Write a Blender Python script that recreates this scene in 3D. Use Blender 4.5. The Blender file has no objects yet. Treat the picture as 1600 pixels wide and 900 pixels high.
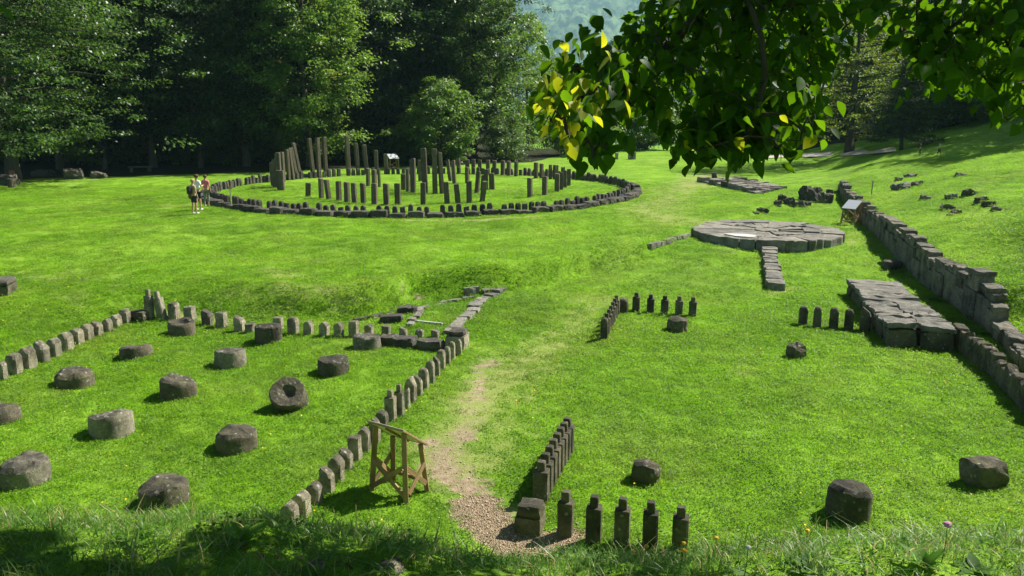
import bpy, bmesh, math, random
import numpy as np
from mathutils import Vector, Matrix, noise as mnoise

# ------------------------------------------------------------------ camera, sky, sun, exposure
sc = bpy.context.scene
C = sc.collection
CAM_Z, FPX, PITCH = 5.9, 1350.0, math.atan(290 / 1350.0)
cam_d = bpy.data.cameras.new('camera')
cam_d.sensor_width = 36.0
cam_d.lens = FPX / 1600 * 36.0
cam_d.clip_start = 0.05
cam_d.clip_end = 16000
cam = bpy.data.objects.new('camera', cam_d)
C.objects.link(cam)
cam.location = (0, 0, CAM_Z)
cam.rotation_euler = (math.pi / 2 - PITCH, 0, 0)
sc.camera = cam

SUN_EL, SUN_AZ = math.radians(48), math.atan2(0.86, 0.51)      # azimuth from +Y towards +X
SUN_DIR = Vector((math.sin(SUN_AZ) * math.cos(SUN_EL), math.cos(SUN_AZ) * math.cos(SUN_EL), math.sin(SUN_EL)))
world = bpy.data.worlds.new('World')
sc.world = world
world.use_nodes = True
wn = world.node_tree
bg = wn.nodes['Background']
sky = wn.nodes.new('ShaderNodeTexSky')
sky.sky_type = 'NISHITA'
sky.sun_disc = False
sky.sun_elevation = SUN_EL
sky.sun_rotation = SUN_AZ
sky.air_density = 0.6
sky.dust_density = 0.5
wn.links.new(sky.outputs[0], bg.inputs[0])
bg.inputs[1].default_value = 0.05
sun_d = bpy.data.lights.new('sun', 'SUN')
sun_d.energy = 5.0
sun_d.angle = math.radians(0.53)
sun_d.color = (1.0, 0.95, 0.86)
sun = bpy.data.objects.new('sun', sun_d)
C.objects.link(sun)
sun.rotation_euler = (-SUN_DIR).to_track_quat('-Z', 'Y').to_euler()
sun.location = (20, 20, 60)
sc.view_settings.view_transform = 'Standard'
sc.view_settings.look = 'None'
sc.view_settings.exposure = 1.2
sc.view_settings.gamma = 1.0
sc.view_settings.use_curve_mapping = False
cy = sc.cycles
cy.max_bounces = 6
cy.diffuse_bounces = 3
cy.glossy_bounces = 2
cy.transmission_bounces = 4
cy.transparent_max_bounces = 6
cy.volume_bounces = 1
cy.caustics_reflective = False
cy.caustics_refractive = False
cy.use_denoising = True

R = random.Random(7)
NP = np.random.default_rng(11)

# ------------------------------------------------------------------ terrain height
def sst(a, b, x):
    t = np.clip((x - a) / (b - a), 0, 1)
    return t * t * (3 - 2 * t)

BANK_X = [-60, -40, -20, -11, -6, -4.4, -3.5, -2.2, -0.9, 1.2, 5.4, 8.1, 14, 30, 60]
BANK_Y = [18, 21, 25.5, 27.2, 26.95, 27.2, 29.6, 30.2, 30.6, 32.0, 36.2, 40.5, 49, 64, 80]

def H0(x, y):
    x = np.asarray(x, float); y = np.asarray(y, float)
    yb = np.interp(x, BANK_X, BANK_Y)
    w = 1.15 + np.clip((-x - 7) / 1.5, 0, 7)
    low = -0.74 + 0.45 * sst(29, 44, y)
    s = sst(yb - w / 2, yb + w / 2, y)
    z = low * (1 - s)
    # small swell along the top of the bank and the trench foot in front of it
    z = z + 0.10 * np.exp(-((y - yb - 0.9) / 0.9) ** 2) * sst(-22, -12, x) * (1 - sst(6, 9, x))
    z = z - 0.16 * np.exp(-((y - yb + 1.1) / 0.6) ** 2) * sst(-7, -4, x) * (1 - sst(1, 5, x))
    und = 0.05 * np.sin(x * 0.55 + 1.3) * np.sin(y * 0.47) + 0.03 * np.sin(x * 1.3 + y * 0.9) + 0.02 * np.sin(x * 2.3 - y * 1.9 + 2)
    z = z + und * sst(9, 14, y) * (1 - 0.6 * sst(40, 46, y))
    z = z - 0.45 * np.exp(-((x + 13.2) / 2.6) ** 2 - ((y - 35.0) / 1.5) ** 2)
    # bank on which the photographer stands
    zc = np.interp(x, [-6, -0.95, -0.5, -0.2, 0.3, 0.75, 1.0, 1.4, 6], [4.21, 4.19, 4.11, 4.02, 3.98, 3.99, 4.04, 4.10, 4.14]) + 0.012 * np.sin(x * 3.1)
    ycr = 3.2
    zb = zc - 0.04 * (y - ycr) - np.where(y > ycr, 0.78 * (y - ycr) - 0.28 * (1 - np.exp(-(y - ycr) / 0.5)), 0)
    zb = zb + 0.02 * np.sin(x * 7 + y * 5) + 0.015 * np.sin(x * 13 - y * 9)
    return np.maximum(z, zb)

D0 = (0.0, math.cos(PITCH), -math.sin(PITCH)); UPV = (0.0, math.sin(PITCH), math.cos(PITCH))
def ray(px, py):
    a = (px - 800) / FPX; b = (450 - py) / FPX
    return np.array([a, D0[1] + b * UPV[1], D0[2] + b * UPV[2]])

_T = np.concatenate([np.arange(2.0, 70, 0.02), np.arange(70, 400, 0.1)])
def _hit(px, py, fn):
    d = ray(px, py)
    p = d[None, :] * _T[:, None]
    z = CAM_Z + p[:, 2]
    h = fn(p[:, 0], p[:, 1])
    k = np.nonzero((z <= h) & (p[:, 1] > 6.5))[0]
    i = k[0] if len(k) else len(_T) - 1
    return Vector((p[i, 0], p[i, 1], float(h[i])))

WALL_PX = [(1309, 299), (1345, 347), (1400, 404), (1470, 466), (1533, 512), (1547, 524), (1600, 583), (1700, 690)]
WALL = [_hit(a, b, H0) for a, b in WALL_PX]
WALL_Y = np.array([p.y for p in WALL][::-1]); WALL_X = np.array([p.x for p in WALL][::-1])
WALL_H = [0.80, 1.0, 1.15, 1.3, 1.4, 0.52, 0.48, 0.48]           # height of the wall at those points
WALL_HH = np.array(WALL_H[::-1])
def xwall(y):
    y = np.asarray(y, float)
    far = WALL_X[-1] + (y - WALL_Y[-1]) * 0.26
    near = WALL_X[0] + (y - WALL_Y[0]) * 0.25
    return np.where(y > WALL_Y[-1], far, np.where(y < WALL_Y[0], near, np.interp(y, WALL_Y, WALL_X)))

def H(x, y):
    x = np.asarray(x, float); y = np.asarray(y, float)
    z = H0(x, y)
    d = x - xwall(y) - 0.42
    wh = np.interp(y, WALL_Y, WALL_HH) - 0.16
    sharp = sst(-0.14, 0.14, d)
    soft = sst(-5, 5, d)
    far = sst(WALL_Y[-1] - 1.5, WALL_Y[-1] + 5, y)
    hill = wh * (sharp * (1 - far) + soft * far) + 0.19 * np.clip(d, 0, None) + 0.16 * np.clip(d - 16, 0, None)
    hill = hill + sst(0.5, 4, d) * (0.16 * np.sin(x * 0.5 + 0.6) * np.sin(y * 0.42 + x * 0.2) + 0.07 * np.sin(x * 1.1 - y * 0.9))
    hill = hill + 1.2 * np.exp(-((x - 20.8) / 2.4) ** 2 - ((y - 30.5) / 3.4) ** 2)
    z = z + np.minimum(hill, 60) * sst(2, 12, y)
    # wooded slope behind the clearing on the left, valley falling away in the middle
    left = 1 - sst(-16, -3, x)
    z = z + left * 0.34 * np.clip(y - 92, 0, 160)
    midv = sst(-3, 8, x) * (1 - sst(0, 20, x - xwall(y)))
    z = z - midv * 0.10 * np.clip(y - 118, 0, 300)
    return z

def G(px, py):
    return _hit(px, py, H)
def hz(x, y):
    return float(H(x, y))
def mpp(p):
    return (p[1] * math.cos(PITCH) + (CAM_Z - p[2]) * math.sin(PITCH)) / FPX
def at(px, py, dist):
    """a point on the ray of a pixel, `dist` metres along the optical axis"""
    d = ray(px, py) * dist
    return Vector((d[0], d[1], CAM_Z + d[2]))

# ------------------------------------------------------------------ object helpers
def link(o, parent=None):
    C.objects.link(o)
    if parent is not None:
        o.parent = parent
    return o

def mesh(name, verts, faces, mats, smooth=False):
    me = bpy.data.meshes.new(name)
    me.from_pydata([tuple(v) for v in verts], [], faces)
    for m in (mats if isinstance(mats, (list, tuple)) else [mats]):
        me.materials.append(m)
    if smooth:
        me.polygons.foreach_set('use_smooth', [True] * len(me.polygons))
    me.update()
    return me

def obj(name, me, parent=None, loc=(0, 0, 0), rot=(0, 0, 0), scale=(1, 1, 1)):
    o = bpy.data.objects.new(name, me)
    o.location = loc; o.rotation_euler = rot; o.scale = scale
    return link(o, parent)

def tag(o, label, cat, group=None):
    o['label'] = label; o['category'] = cat
    if group:
        o['group'] = group
    return o

def thing(name, label, cat, loc=(0, 0, 0), rotz=0.0, group=None):
    o = bpy.data.objects.new(name, None)
    o.empty_display_size = 0.2
    o.location = loc; o.rotation_euler = (0, 0, rotz)
    link(o)
    return tag(o, label, cat, group)

ORD = ['first', 'second', 'third', 'fourth', 'fifth', 'sixth', 'seventh', 'eighth', 'ninth', 'tenth', 'eleventh', 'twelfth',
       'thirteenth', 'fourteenth', 'fifteenth', 'sixteenth', 'seventeenth', 'eighteenth', 'nineteenth', 'twentieth',
       'twenty-first', 'twenty-second', 'twenty-third', 'twenty-fourth', 'twenty-fifth', 'twenty-sixth', 'twenty-seventh', 'twenty-eighth']

# ------------------------------------------------------------------ materials
def mat(name):
    m = bpy.data.materials.new(name)
    m.use_nodes = True
    nt = m.node_tree
    for n in list(nt.nodes):
        nt.nodes.remove(n)
    out = nt.nodes.new('ShaderNodeOutputMaterial')
    return m, nt, out

class N:
    """thin sugar over a node tree"""
    def __init__(s, nt): s.nt = nt
    def add(s, t, **kw):
        n = s.nt.nodes.new(t)
        for k, v in kw.items():
            setattr(n, k, v)
        return n
    def put(s, sock, v):
        if isinstance(v, bpy.types.NodeSocket): s.nt.links.new(v, sock)
        elif isinstance(v, (tuple, list)) and len(v) == 3 and sock.type == 'RGBA': sock.default_value = (*v, 1)
        else: sock.default_value = v
    def noise(s, vec, scale, detail=4, rough=0.6, dist=0.0):
        n = s.add('ShaderNodeTexNoise')
        s.put(n.inputs['Vector'], vec)
        n.inputs['Scale'].default_value = scale; n.inputs['Detail'].default_value = detail
        n.inputs['Roughness'].default_value = rough; n.inputs['Distortion'].default_value = dist
        return n.outputs['Fac']
    def voro(s, vec, scale, out='Distance', feature='F1'):
        n = s.add('ShaderNodeTexVoronoi'); n.feature = feature
        s.put(n.inputs['Vector'], vec); n.inputs['Scale'].default_value = scale
        return n.outputs[out]
    def ramp(s, fac, a, b, lo=0.0, hi=1.0):
        n = s.add('ShaderNodeMapRange'); n.interpolation_type = 'SMOOTHSTEP'
        s.put(n.inputs[0], fac); n.inputs[1].default_value = a; n.inputs[2].default_value = b
        n.inputs[3].default_value = lo; n.inputs[4].default_value = hi
        return n.outputs[0]
    def mix(s, fac, a, b, mode='MIX'):
        n = s.add('ShaderNodeMix'); n.data_type = 'RGBA'; n.blend_type = mode
        s.put(n.inputs[0], fac); s.put(n.inputs[6], a); s.put(n.inputs[7], b)
        return n.outputs[2]
    def math(s, op, a, b=0.0, c=None):
        n = s.add('ShaderNodeMath'); n.operation = op
        s.put(n.inputs[0], a); s.put(n.inputs[1], b)
        if c is not None: s.put(n.inputs[2], c)
        return n.outputs[0]
    def attr(s, name, out='Fac'):
        n = s.add('ShaderNodeAttribute'); n.attribute_name = name
        return n.outputs[out]
    def geo(s, o='Position'): return s.add('ShaderNodeNewGeometry').outputs[o]
    def tex(s, o='Object'): return s.add('ShaderNodeTexCoord').outputs[o]
    def rnd(s): return s.add('ShaderNodeObjectInfo').outputs['Random']
    def bump(s, h, strength, dist):
        n = s.add('ShaderNodeBump'); s.put(n.inputs['Height'], h)
        n.inputs['Strength'].default_value = strength; n.inputs['Distance'].default_value = dist
        return n.outputs[0]
    def sep(s, v):
        n = s.add('ShaderNodeSeparateXYZ'); s.put(n.inputs[0], v); return n.outputs
    def vadd(s, a, b):
        n = s.add('ShaderNodeVectorMath'); n.operation = 'ADD'; s.put(n.inputs[0], a); s.put(n.inputs[1], b); return n.outputs[0]
    def vmul(s, a, b):
        n = s.add('ShaderNodeVectorMath'); n.operation = 'MULTIPLY'; s.put(n.inputs[0], a); s.put(n.inputs[1], b); return n.outputs[0]

def principled(n, out, col, rough=0.9, normal=None, spec=0.3):
    p = n.add('ShaderNodeBsdfPrincipled')
    n.put(p.inputs['Base Color'], col); n.put(p.inputs['Roughness'], rough)
    p.inputs['Specular IOR Level'].default_value = spec
    if normal is not None: n.put(p.inputs['Normal'], normal)
    n.nt.links.new(p.outputs[0], out.inputs['Surface'])
    return p

def stone_mat(name, light, mid, dark, lichen, cap=0.5, moss=0.25, sc_=1.0):
    """weathered stone: mottled body, dark crust on upward faces, pale lichen spots, moss stains"""
    m, nt, out = mat(name); n = N(nt)
    pos = n.geo()
    big = n.noise(pos, 1.7 * sc_, 5, 0.6); fine = n.noise(pos, 14 * sc_, 6, 0.7); grit = n.noise(pos, 60 * sc_, 3, 0.7)
    col = n.mix(n.ramp(fine, 0.3, 0.7), mid, light)
    col = n.mix(n.ramp(big, 0.42, 0.68, 0, 0.75), col, dark)
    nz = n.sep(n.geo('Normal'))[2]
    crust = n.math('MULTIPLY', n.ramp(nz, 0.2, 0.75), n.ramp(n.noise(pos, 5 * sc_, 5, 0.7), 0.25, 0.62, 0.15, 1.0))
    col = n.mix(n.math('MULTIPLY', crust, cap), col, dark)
    ms = n.ramp(n.noise(pos, 2.6 * sc_, 4, 0.65), 0.52, 0.74, 0, moss)
    col = n.mix(ms, col, (0.075, 0.085, 0.022))
    vo = n.voro(n.vadd(pos, n.vmul(n.add('ShaderNodeTexNoise').outputs['Color'], (0.03, 0.03, 0.03))), 8 * sc_)
    lich = n.math('MULTIPLY', n.ramp(vo, 0.16, 0.30, 1, 0), n.ramp(n.noise(pos, 2.2 * sc_, 3), 0.46, 0.60))
    col = n.mix(n.math('MULTIPLY', lich, 0.55), col, lichen)
    col = n.mix(0.5, col, n.mix(n.rnd(), (0.55, 0.56, 0.58), (1.35, 1.30, 1.18)), 'MULTIPLY')
    col = n.mix(0.25, col, n.mix(grit, (0.4, 0.4, 0.4), (1.4, 1.4, 1.4)), 'MULTIPLY')
    h = n.math('ADD', n.math('MULTIPLY', fine, 0.6), n.math('MULTIPLY', grit, 0.25))
    principled(n, out, col, 0.93, n.bump(h, 1.0, 0.045), 0.2)
    return m

LIME = stone_mat('weathered limestone', (0.39, 0.355, 0.26), (0.24, 0.215, 0.15), (0.05, 0.045, 0.036), (0.48, 0.48, 0.44), 0.9, 0.3)
LIMEMID = stone_mat('drum limestone', (0.30, 0.275, 0.21), (0.19, 0.175, 0.13), (0.045, 0.042, 0.036), (0.42, 0.42, 0.39), 0.95, 0.35)
LIMEDARK = stone_mat('mossy limestone', (0.17, 0.15, 0.10), (0.10, 0.09, 0.062), (0.032, 0.030, 0.026), (0.34, 0.35, 0.32), 0.75, 0.5)
ANDES = stone_mat('dark andesite', (0.13, 0.118, 0.098), (0.08, 0.073, 0.062), (0.03, 0.028, 0.025), (0.30, 0.30, 0.28), 0.35, 0.15)
SLAB = stone_mat('pale andesite slab', (0.28, 0.265, 0.225), (0.19, 0.18, 0.152), (0.08, 0.075, 0.066), (0.46, 0.45, 0.42), 0.3, 0.1)
PATCHW = stone_mat('pale plaster repair', (0.62, 0.61, 0.58), (0.50, 0.49, 0.46), (0.35, 0.34, 0.31), (0.7, 0.7, 0.68), 0.1, 0.0)

def wood_mat(name, a, b, scale=(9, 9, 0.9)):
    m, nt, out = mat(name); n = N(nt)
    co = n.vmul(n.tex('Object'), scale)
    co = n.vadd(co, n.vmul(n.add('ShaderNodeObjectInfo').outputs['Location'], (3.1, 1.7, 0)))
    g = n.noise(co, 3, 6, 0.65, 0.8)
    col = n.mix(n.ramp(g, 0.3, 0.7), a, b)
    col = n.mix(n.ramp(n.noise(n.geo(), 1.2, 3), 0.45, 0.7, 0, 0.5), col, (0.05, 0.05, 0.03))
    col = n.mix(0.6, col, n.mix(n.rnd(), (0.7, 0.7, 0.7), (1.25, 1.2, 1.12)), 'MULTIPLY')
    principled(n, out, col, 0.85, n.bump(g, 0.6, 0.02), 0.25)
    return m
TIMBER = wood_mat('weathered dark timber', (0.15, 0.125, 0.09), (0.07, 0.059, 0.044))
OAK = wood_mat('brown stand timber', (0.40, 0.27, 0.13), (0.25, 0.16, 0.08))

def plain(name, col, rough=0.8, var=0.15, spec=0.3):
    m, nt, out = mat(name); n = N(nt)
    f = n.noise(n.geo(), 25, 4)
    c = n.mix(n.ramp(f, 0.3, 0.7), tuple(x * (1 - var) for x in col), tuple(min(1, x * (1 + var)) for x in col))
    principled(n, out, c, rough, n.bump(f, 0.2, 0.01), spec)
    return m

def leaf_mat(name, lo, hi, trans, tfac=0.45, rough=0.55, warm=None, world=0.0, spec=0.25):
    m, nt, out = mat(name); n = N(nt)
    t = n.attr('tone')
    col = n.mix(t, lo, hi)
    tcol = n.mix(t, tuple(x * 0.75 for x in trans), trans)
    if warm:
        w = n.ramp(n.attr('warm'), 0.5, 1.0)
        col = n.mix(w, col, warm); tcol = n.mix(w, tcol, tuple(min(1, x * 1.5) for x in warm))
    r = n.mix(n.rnd(), (0.72, 0.76, 0.7), (1.25, 1.18, 1.1))
    col = n.mix(1.0, col, r, 'MULTIPLY'); tcol = n.mix(1.0, tcol, r, 'MULTIPLY')
    if world:
        b = n.noise(n.geo(), 0.35, 4, 0.6)
        s = n.ramp(b, 0.40, 0.72, 0, world)
        col = n.mix(s, col, (0.27, 0.28, 0.07)); tcol = n.mix(s, tcol, (0.46, 0.48, 0.09))
        v = n.mix(n.ramp(n.math('ADD', n.math('MULTIPLY', n.noise(n.geo(), 1.1, 5, 0.65), 0.45), n.math('MULTIPLY', n.noise(n.geo(), 0.2, 4), 0.55)), 0.36, 0.62), (0.76, 0.80, 0.78), (1.18, 1.14, 1.10))
        col = n.mix(1.0, col, v, 'MULTIPLY'); tcol = n.mix(1.0, tcol, v, 'MULTIPLY')
    p = n.add('ShaderNodeBsdfPrincipled')
    n.put(p.inputs['Base Color'], col); p.inputs['Roughness'].default_value = rough
    p.inputs['Specular IOR Level'].default_value = spec
    tr = n.add('ShaderNodeBsdfTranslucent'); n.put(tr.inputs[0], tcol)
    mx = n.add('ShaderNodeMixShader'); mx.inputs[0].default_value = tfac
    nt.links.new(p.outputs[0], mx.inputs[1]); nt.links.new(tr.outputs[0], mx.inputs[2])
    nt.links.new(mx.outputs[0], out.inputs['Surface'])
    return m

LAWN = leaf_mat('lawn blades', (0.040, 0.105, 0.004), (0.145, 0.285, 0.012), (0.31, 0.63, 0.012), 0.45, 0.5, world=0.32)
MEADOW = leaf_mat('meadow blades', (0.05, 0.12, 0.015), (0.14, 0.24, 0.05), (0.30, 0.58, 0.06), 0.45, 0.42, warm=(0.34, 0.28, 0.13), spec=0.4)
WEED = leaf_mat('weed leaves', (0.04, 0.105, 0.012), (0.09, 0.19, 0.022), (0.26, 0.55, 0.03), 0.4, 0.6, spec=0.15)
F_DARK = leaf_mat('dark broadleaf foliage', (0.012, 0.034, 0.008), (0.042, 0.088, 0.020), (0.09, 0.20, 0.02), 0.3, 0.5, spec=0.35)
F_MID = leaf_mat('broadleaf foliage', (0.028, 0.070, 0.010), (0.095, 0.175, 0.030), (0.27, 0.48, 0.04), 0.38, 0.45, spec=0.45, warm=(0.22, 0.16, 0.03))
F_LIGHT = leaf_mat('yellow green foliage', (0.045, 0.10, 0.010), (0.12, 0.19, 0.02), (0.42, 0.58, 0.04), 0.4, 0.5, warm=(0.28, 0.2, 0.05))
F_PINE = leaf_mat('conifer foliage', (0.016, 0.034, 0.014), (0.04, 0.07, 0.025), (0.06, 0.12, 0.03), 0.2, 0.6)
F_FAR = leaf_mat('distant foliage', (0.05, 0.085, 0.03), (0.10, 0.15, 0.05), (0.18, 0.28, 0.06), 0.3, 0.7)

def bark_mat():
    m, nt, out = mat('bark'); n = N(nt)
    v = n.vmul(n.tex('Object'), (6, 6, 1.2))
    f = n.noise(v, 3, 6, 0.7)
    principled(n, out, n.mix(f, (0.035, 0.028, 0.02), (0.13, 0.115, 0.09)), 0.95, n.bump(f, 0.9, 0.05), 0.1)
    return m
BARK = bark_mat()

def ground_mat():
    m, nt, out = mat('grass ground'); n = N(nt)
    pos = n.geo()
    big = n.noise(pos, 0.16, 4, 0.6); med = n.noise(pos, 0.9, 5, 0.65); fine = n.noise(pos, 7, 6, 0.75)
    grain = n.noise(n.vmul(pos, (1, 0.55, 1)), 34, 4, 0.8)
    g = n.mix(n.ramp(fine, 0.3, 0.72), (0.070, 0.17, 0.004), (0.165, 0.32, 0.012))
    g = n.mix(n.ramp(med, 0.38, 0.7, 0, 0.5), g, (0.21, 0.34, 0.045))
    g = n.mix(n.ramp(big, 0.48, 0.7, 0, 0.4), g, (0.23, 0.33, 0.06))
    g = n.mix(n.ramp(n.noise(pos, 3.1, 5, 0.7), 0.56, 0.78, 0, 0.55), g, (0.06, 0.125, 0.018))
    g = n.mix(0.55, g, n.mix(grain, (0.45, 0.5, 0.4), (1.5, 1.45, 1.5)), 'MULTIPLY')
    g = n.mix(1.0, g, n.mix(n.ramp(n.math('ADD', n.math('MULTIPLY', n.noise(pos, 1.1, 5, 0.65), 0.45), n.math('MULTIPLY', n.noise(pos, 0.2, 4), 0.55)), 0.36, 0.62), (0.72, 0.76, 0.72), (1.2, 1.16, 1.1)), 'MULTIPLY')
    straw = n.mix(fine, (0.165, 0.215, 0.045), (0.30, 0.31, 0.11))
    sa = n.attr('straw')
    sfac = n.math('MULTIPLY', n.ramp(n.math('ADD', sa, n.math('MULTIPLY', n.math('SUBTRACT', med, 0.5), 1.1)), 0.28, 0.75), 0.85)
    g = n.mix(sfac, g, straw)
    dirt = n.mix(n.ramp(fine, 0.3, 0.7), (0.20, 0.15, 0.09), (0.38, 0.30, 0.20))
    df = n.math('ADD', n.attr('dirt'), n.math('MULTIPLY', n.math('SUBTRACT', n.noise(pos, 1.9, 7, 0.75), 0.5), 2.3))
    dfac = n.math('MULTIPLY', n.ramp(df, 0.60, 1.05), n.ramp(n.attr('dirt'), 0.02, 0.2))
    g = n.mix(dfac, g, dirt)
    vo = n.add('ShaderNodeTexVoronoi'); n.put(vo.inputs['Vector'], pos); vo.inputs['Scale'].default_value = 38
    peb = n.mix(n.sep(vo.outputs['Color'])[0], (0.17, 0.12, 0.07), (0.48, 0.365, 0.24))
    peb = n.mix(n.ramp(n.noise(pos, 5, 5, 0.7), 0.4, 0.65), peb, dirt)
    gr = n.ramp(n.math('ADD', n.attr('gravel'), n.math('MULTIPLY', n.math('SUBTRACT', n.noise(pos, 4, 5), 0.5), 0.8)), 0.4, 0.65)
    g = n.mix(gr, g, peb)
    fl = n.mix(fine, (0.010, 0.015, 0.005), (0.032, 0.036, 0.014))  # forest floor litter, colour darkened further to stand for shade under the trees
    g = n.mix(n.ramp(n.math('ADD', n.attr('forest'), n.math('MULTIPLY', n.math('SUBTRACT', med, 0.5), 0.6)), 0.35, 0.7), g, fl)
    soil = n.mix(fine, (0.035, 0.028, 0.018), (0.13, 0.10, 0.065))
    g = n.mix(n.ramp(n.math('ADD', n.attr('soil'), n.math('MULTIPLY', n.math('SUBTRACT', fine, 0.5), 1.2)), 0.4, 0.7), g, soil)
    hgt = n.math('ADD', n.math('MULTIPLY', fine, 1.0), n.math('MULTIPLY', grain, 0.5))
    hgt = n.math('ADD', hgt, n.math('MULTIPLY', n.math('MULTIPLY', gr, vo.outputs['Distance']), -1.2))
    principled(n, out, g, 0.95, n.bump(hgt, 0.9, 0.06), 0.1)
    return m
GROUND = ground_mat()

# ------------------------------------------------------------------ ground sheet
def geom(a, b, n):
    return list(np.geomspace(a, b, n))
XS = np.array([-v for v in geom(34, 7200, 28)][::-1] + list(np.arange(-33.5, 36.01, 0.25)) + geom(38, 7200, 28))
YS = np.array([-v for v in geom(8, 7200, 20)][::-1] + list(np.arange(-7, 1.5, 0.5)) + list(np.arange(1.5, 5.0, 0.1))
              + list(np.arange(5.0, 52, 0.25)) + list(np.arange(52, 112, 0.6)) + geom(113, 7200, 40))
GX, GY = np.meshgrid(XS, YS)
gx, gy = GX.ravel(), GY.ravel()
gz = H(gx, gy)

def polydist(pts, x, y):
    best = np.full(x.shape, 1e9)
    for a, b in zip(pts[:-1], pts[1:]):
        ax, ay, bx, by = a[0], a[1], b[0], b[1]
        dx, dy = bx - ax, by - ay
        t = np.clip(((x - ax) * dx + (y - ay) * dy) / (dx * dx + dy * dy + 1e-9), 0, 1)
        best = np.minimum(best, np.hypot(x - ax - t * dx, y - ay - t * dy))
    return best
def strip(pxs, w):
    """1 at the middle of a pixel polyline laid on the ground, 0 at w metres"""
    pts = [G(a, b) for a, b in pxs]
    return np.clip(1 - polydist(pts, gx, gy) / w, 0, 1)

near_path = np.maximum.reduce([
    strip([(700, 720), (720, 690), (735, 650), (750, 610), (758, 565)], 1.05) * 0.84,
    strip([(690, 705), (715, 742), (745, 790)], 1.15) * 1.05,
    strip([(665, 690), (720, 735)], 0.8),
    strip([(725, 535), (765, 552), (772, 580)], 0.5) * 0.8,
    strip([(690, 745), (740, 760), (770, 800), (800, 850)], 0.9)])
gravel = np.maximum.reduce([strip([(740, 790), (765, 820), (800, 850), (850, 862)], 0.75) * 1.25,
                            strip([(850, 842), (905, 836)], 0.42) * 1.1])
straw = np.maximum.reduce([
    strip([(690, 720), (750, 620), (830, 560), (900, 500), (935, 470)], 2.2) * 0.72,
    strip([(760, 720), (800, 640), (860, 560)], 1.7) * 0.6,
    strip([(1060, 345), (1010, 330), (1060, 300), (1110, 275)], 4.5) * 0.75,
    strip([(640, 344), (760, 344), (830, 338)], 0.7) * 0.9,
    strip([(250, 488), (340, 500), (372, 505)], 0.5) * 1.0,
    strip([(260, 322), (300, 319)], 1.2) * 0.8,
    strip([(380, 462), (520, 452), (420, 420)], 2.2) * 0.6,
    strip([(0, 432), (180, 432), (120, 470)], 2.5) * 0.5,
    strip([(1240, 450), (1215, 458)], 0.8) * 0.9,
    strip([(1330, 385), (1338, 360)], 0.6) * 0.7,
    strip([(1155, 560), (1160, 585)], 1.0) * 0.5])
near_path = np.maximum(near_path, strip([(600, 345), (700, 346), (800, 342), (850, 337)], 0.55) * 0.75)
dirt = np.maximum(near_path, strip([(350, 500), (372, 506)], 0.4) * 0.7)
dirt = np.maximum(dirt, strip([(430, 517), (560, 520), (640, 525)], 0.35) * 0.65)
dirt = np.maximum(dirt, strip([(608, 438), (630, 447), (662, 462)], 0.4) * 0.8)
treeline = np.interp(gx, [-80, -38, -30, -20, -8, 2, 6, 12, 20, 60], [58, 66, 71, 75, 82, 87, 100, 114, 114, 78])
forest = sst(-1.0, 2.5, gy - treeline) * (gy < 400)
soil = strip([(560, 893), (640, 885), (720, 893)], 1.0) * 0
d_c = np.hypot((gx + 0.35) / 0.75, (gy - 2.75) / 0.42)
soil = np.clip(1.15 - d_c, 0, 1) * (gy < 5)
soil = np.maximum(soil, np.clip(0.75 - np.hypot((gx - 1.5) / 0.9, (gy - 2.62) / 0.22), 0, 1) * (gy < 5))
soil = np.maximum(soil, np.clip(0.8 - np.hypot((gx + 1.7) / 1.2, (gy - 2.4) / 0.3), 0, 1) * (gy < 5))

nx, ny = len(XS), len(YS)
idx = np.arange(nx * ny).reshape(ny, nx)
quads = np.stack([idx[:-1, :-1], idx[:-1, 1:], idx[1:, 1:], idx[1:, :-1]], -1).reshape(-1, 4)

def fast_mesh(name, verts, quads, mats):
    me = bpy.data.meshes.new(name)
    k = quads.shape[1]
    me.vertices.add(len(verts)); me.vertices.foreach_set('co', np.asarray(verts, np.float32).ravel())
    me.loops.add(quads.size); me.loops.foreach_set('vertex_index', quads.astype(np.int32).ravel())
    me.polygons.add(len(quads))
    me.polygons.foreach_set('loop_start', np.arange(0, quads.size, k, dtype=np.int32))
    me.polygons.foreach_set('loop_total', np.full(len(quads), k, np.int32))
    for m in (mats if isinstance(mats, (list, tuple)) else [mats]):
        me.materials.append(m)
    me.update(calc_edges=True)
    return me
def pattr(me, name, vals):
    a = me.attributes.new(name, 'FLOAT', 'POINT')
    a.data.foreach_set('value', np.asarray(vals, np.float32))

gme = fast_mesh('ground', np.stack([gx, gy, gz], 1), quads, GROUND)
gme.polygons.foreach_set('use_smooth', [True] * len(gme.polygons))
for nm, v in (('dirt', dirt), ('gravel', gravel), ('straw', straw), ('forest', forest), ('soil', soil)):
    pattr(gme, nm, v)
wedge = (np.abs(gx) < 0.66 * gy + 3.0).astype(float)
bare = np.clip(1 - 1.15 * np.maximum(sst(0.35, 0.75, dirt), sst(0.3, 0.6, gravel)), 0, 1) * (1 - 0.75 * sst(0.3, 0.9, straw))
bank = np.exp(-((gy - np.interp(gx, BANK_X, BANK_Y) + .1) / 0.75) ** 2) * sst(-9, -6, gx) * (1 - sst(5, 8, gx))
lawn_near = wedge * bare * sst(8.5, 9.5, gy) * (1 - sst(24, 33, gy))
lawn_mid = wedge * bare * sst(20, 26, gy) * (1 - sst(55, 68, gy)) * (1 - forest)
weedy = wedge * bare * np.clip(bank + 0.5 * np.exp(-((gx - 19.6) / 2.0) ** 2 - ((gy - 29) / 2.5) ** 2), 0, 1) * (gy > 12)
mead = wedge * sst(1.6, 1.9, gy) * (1 - sst(6.5, 9, gy)) * (1 - 0.85 * np.clip(soil * 1.4, 0, 1))
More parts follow.
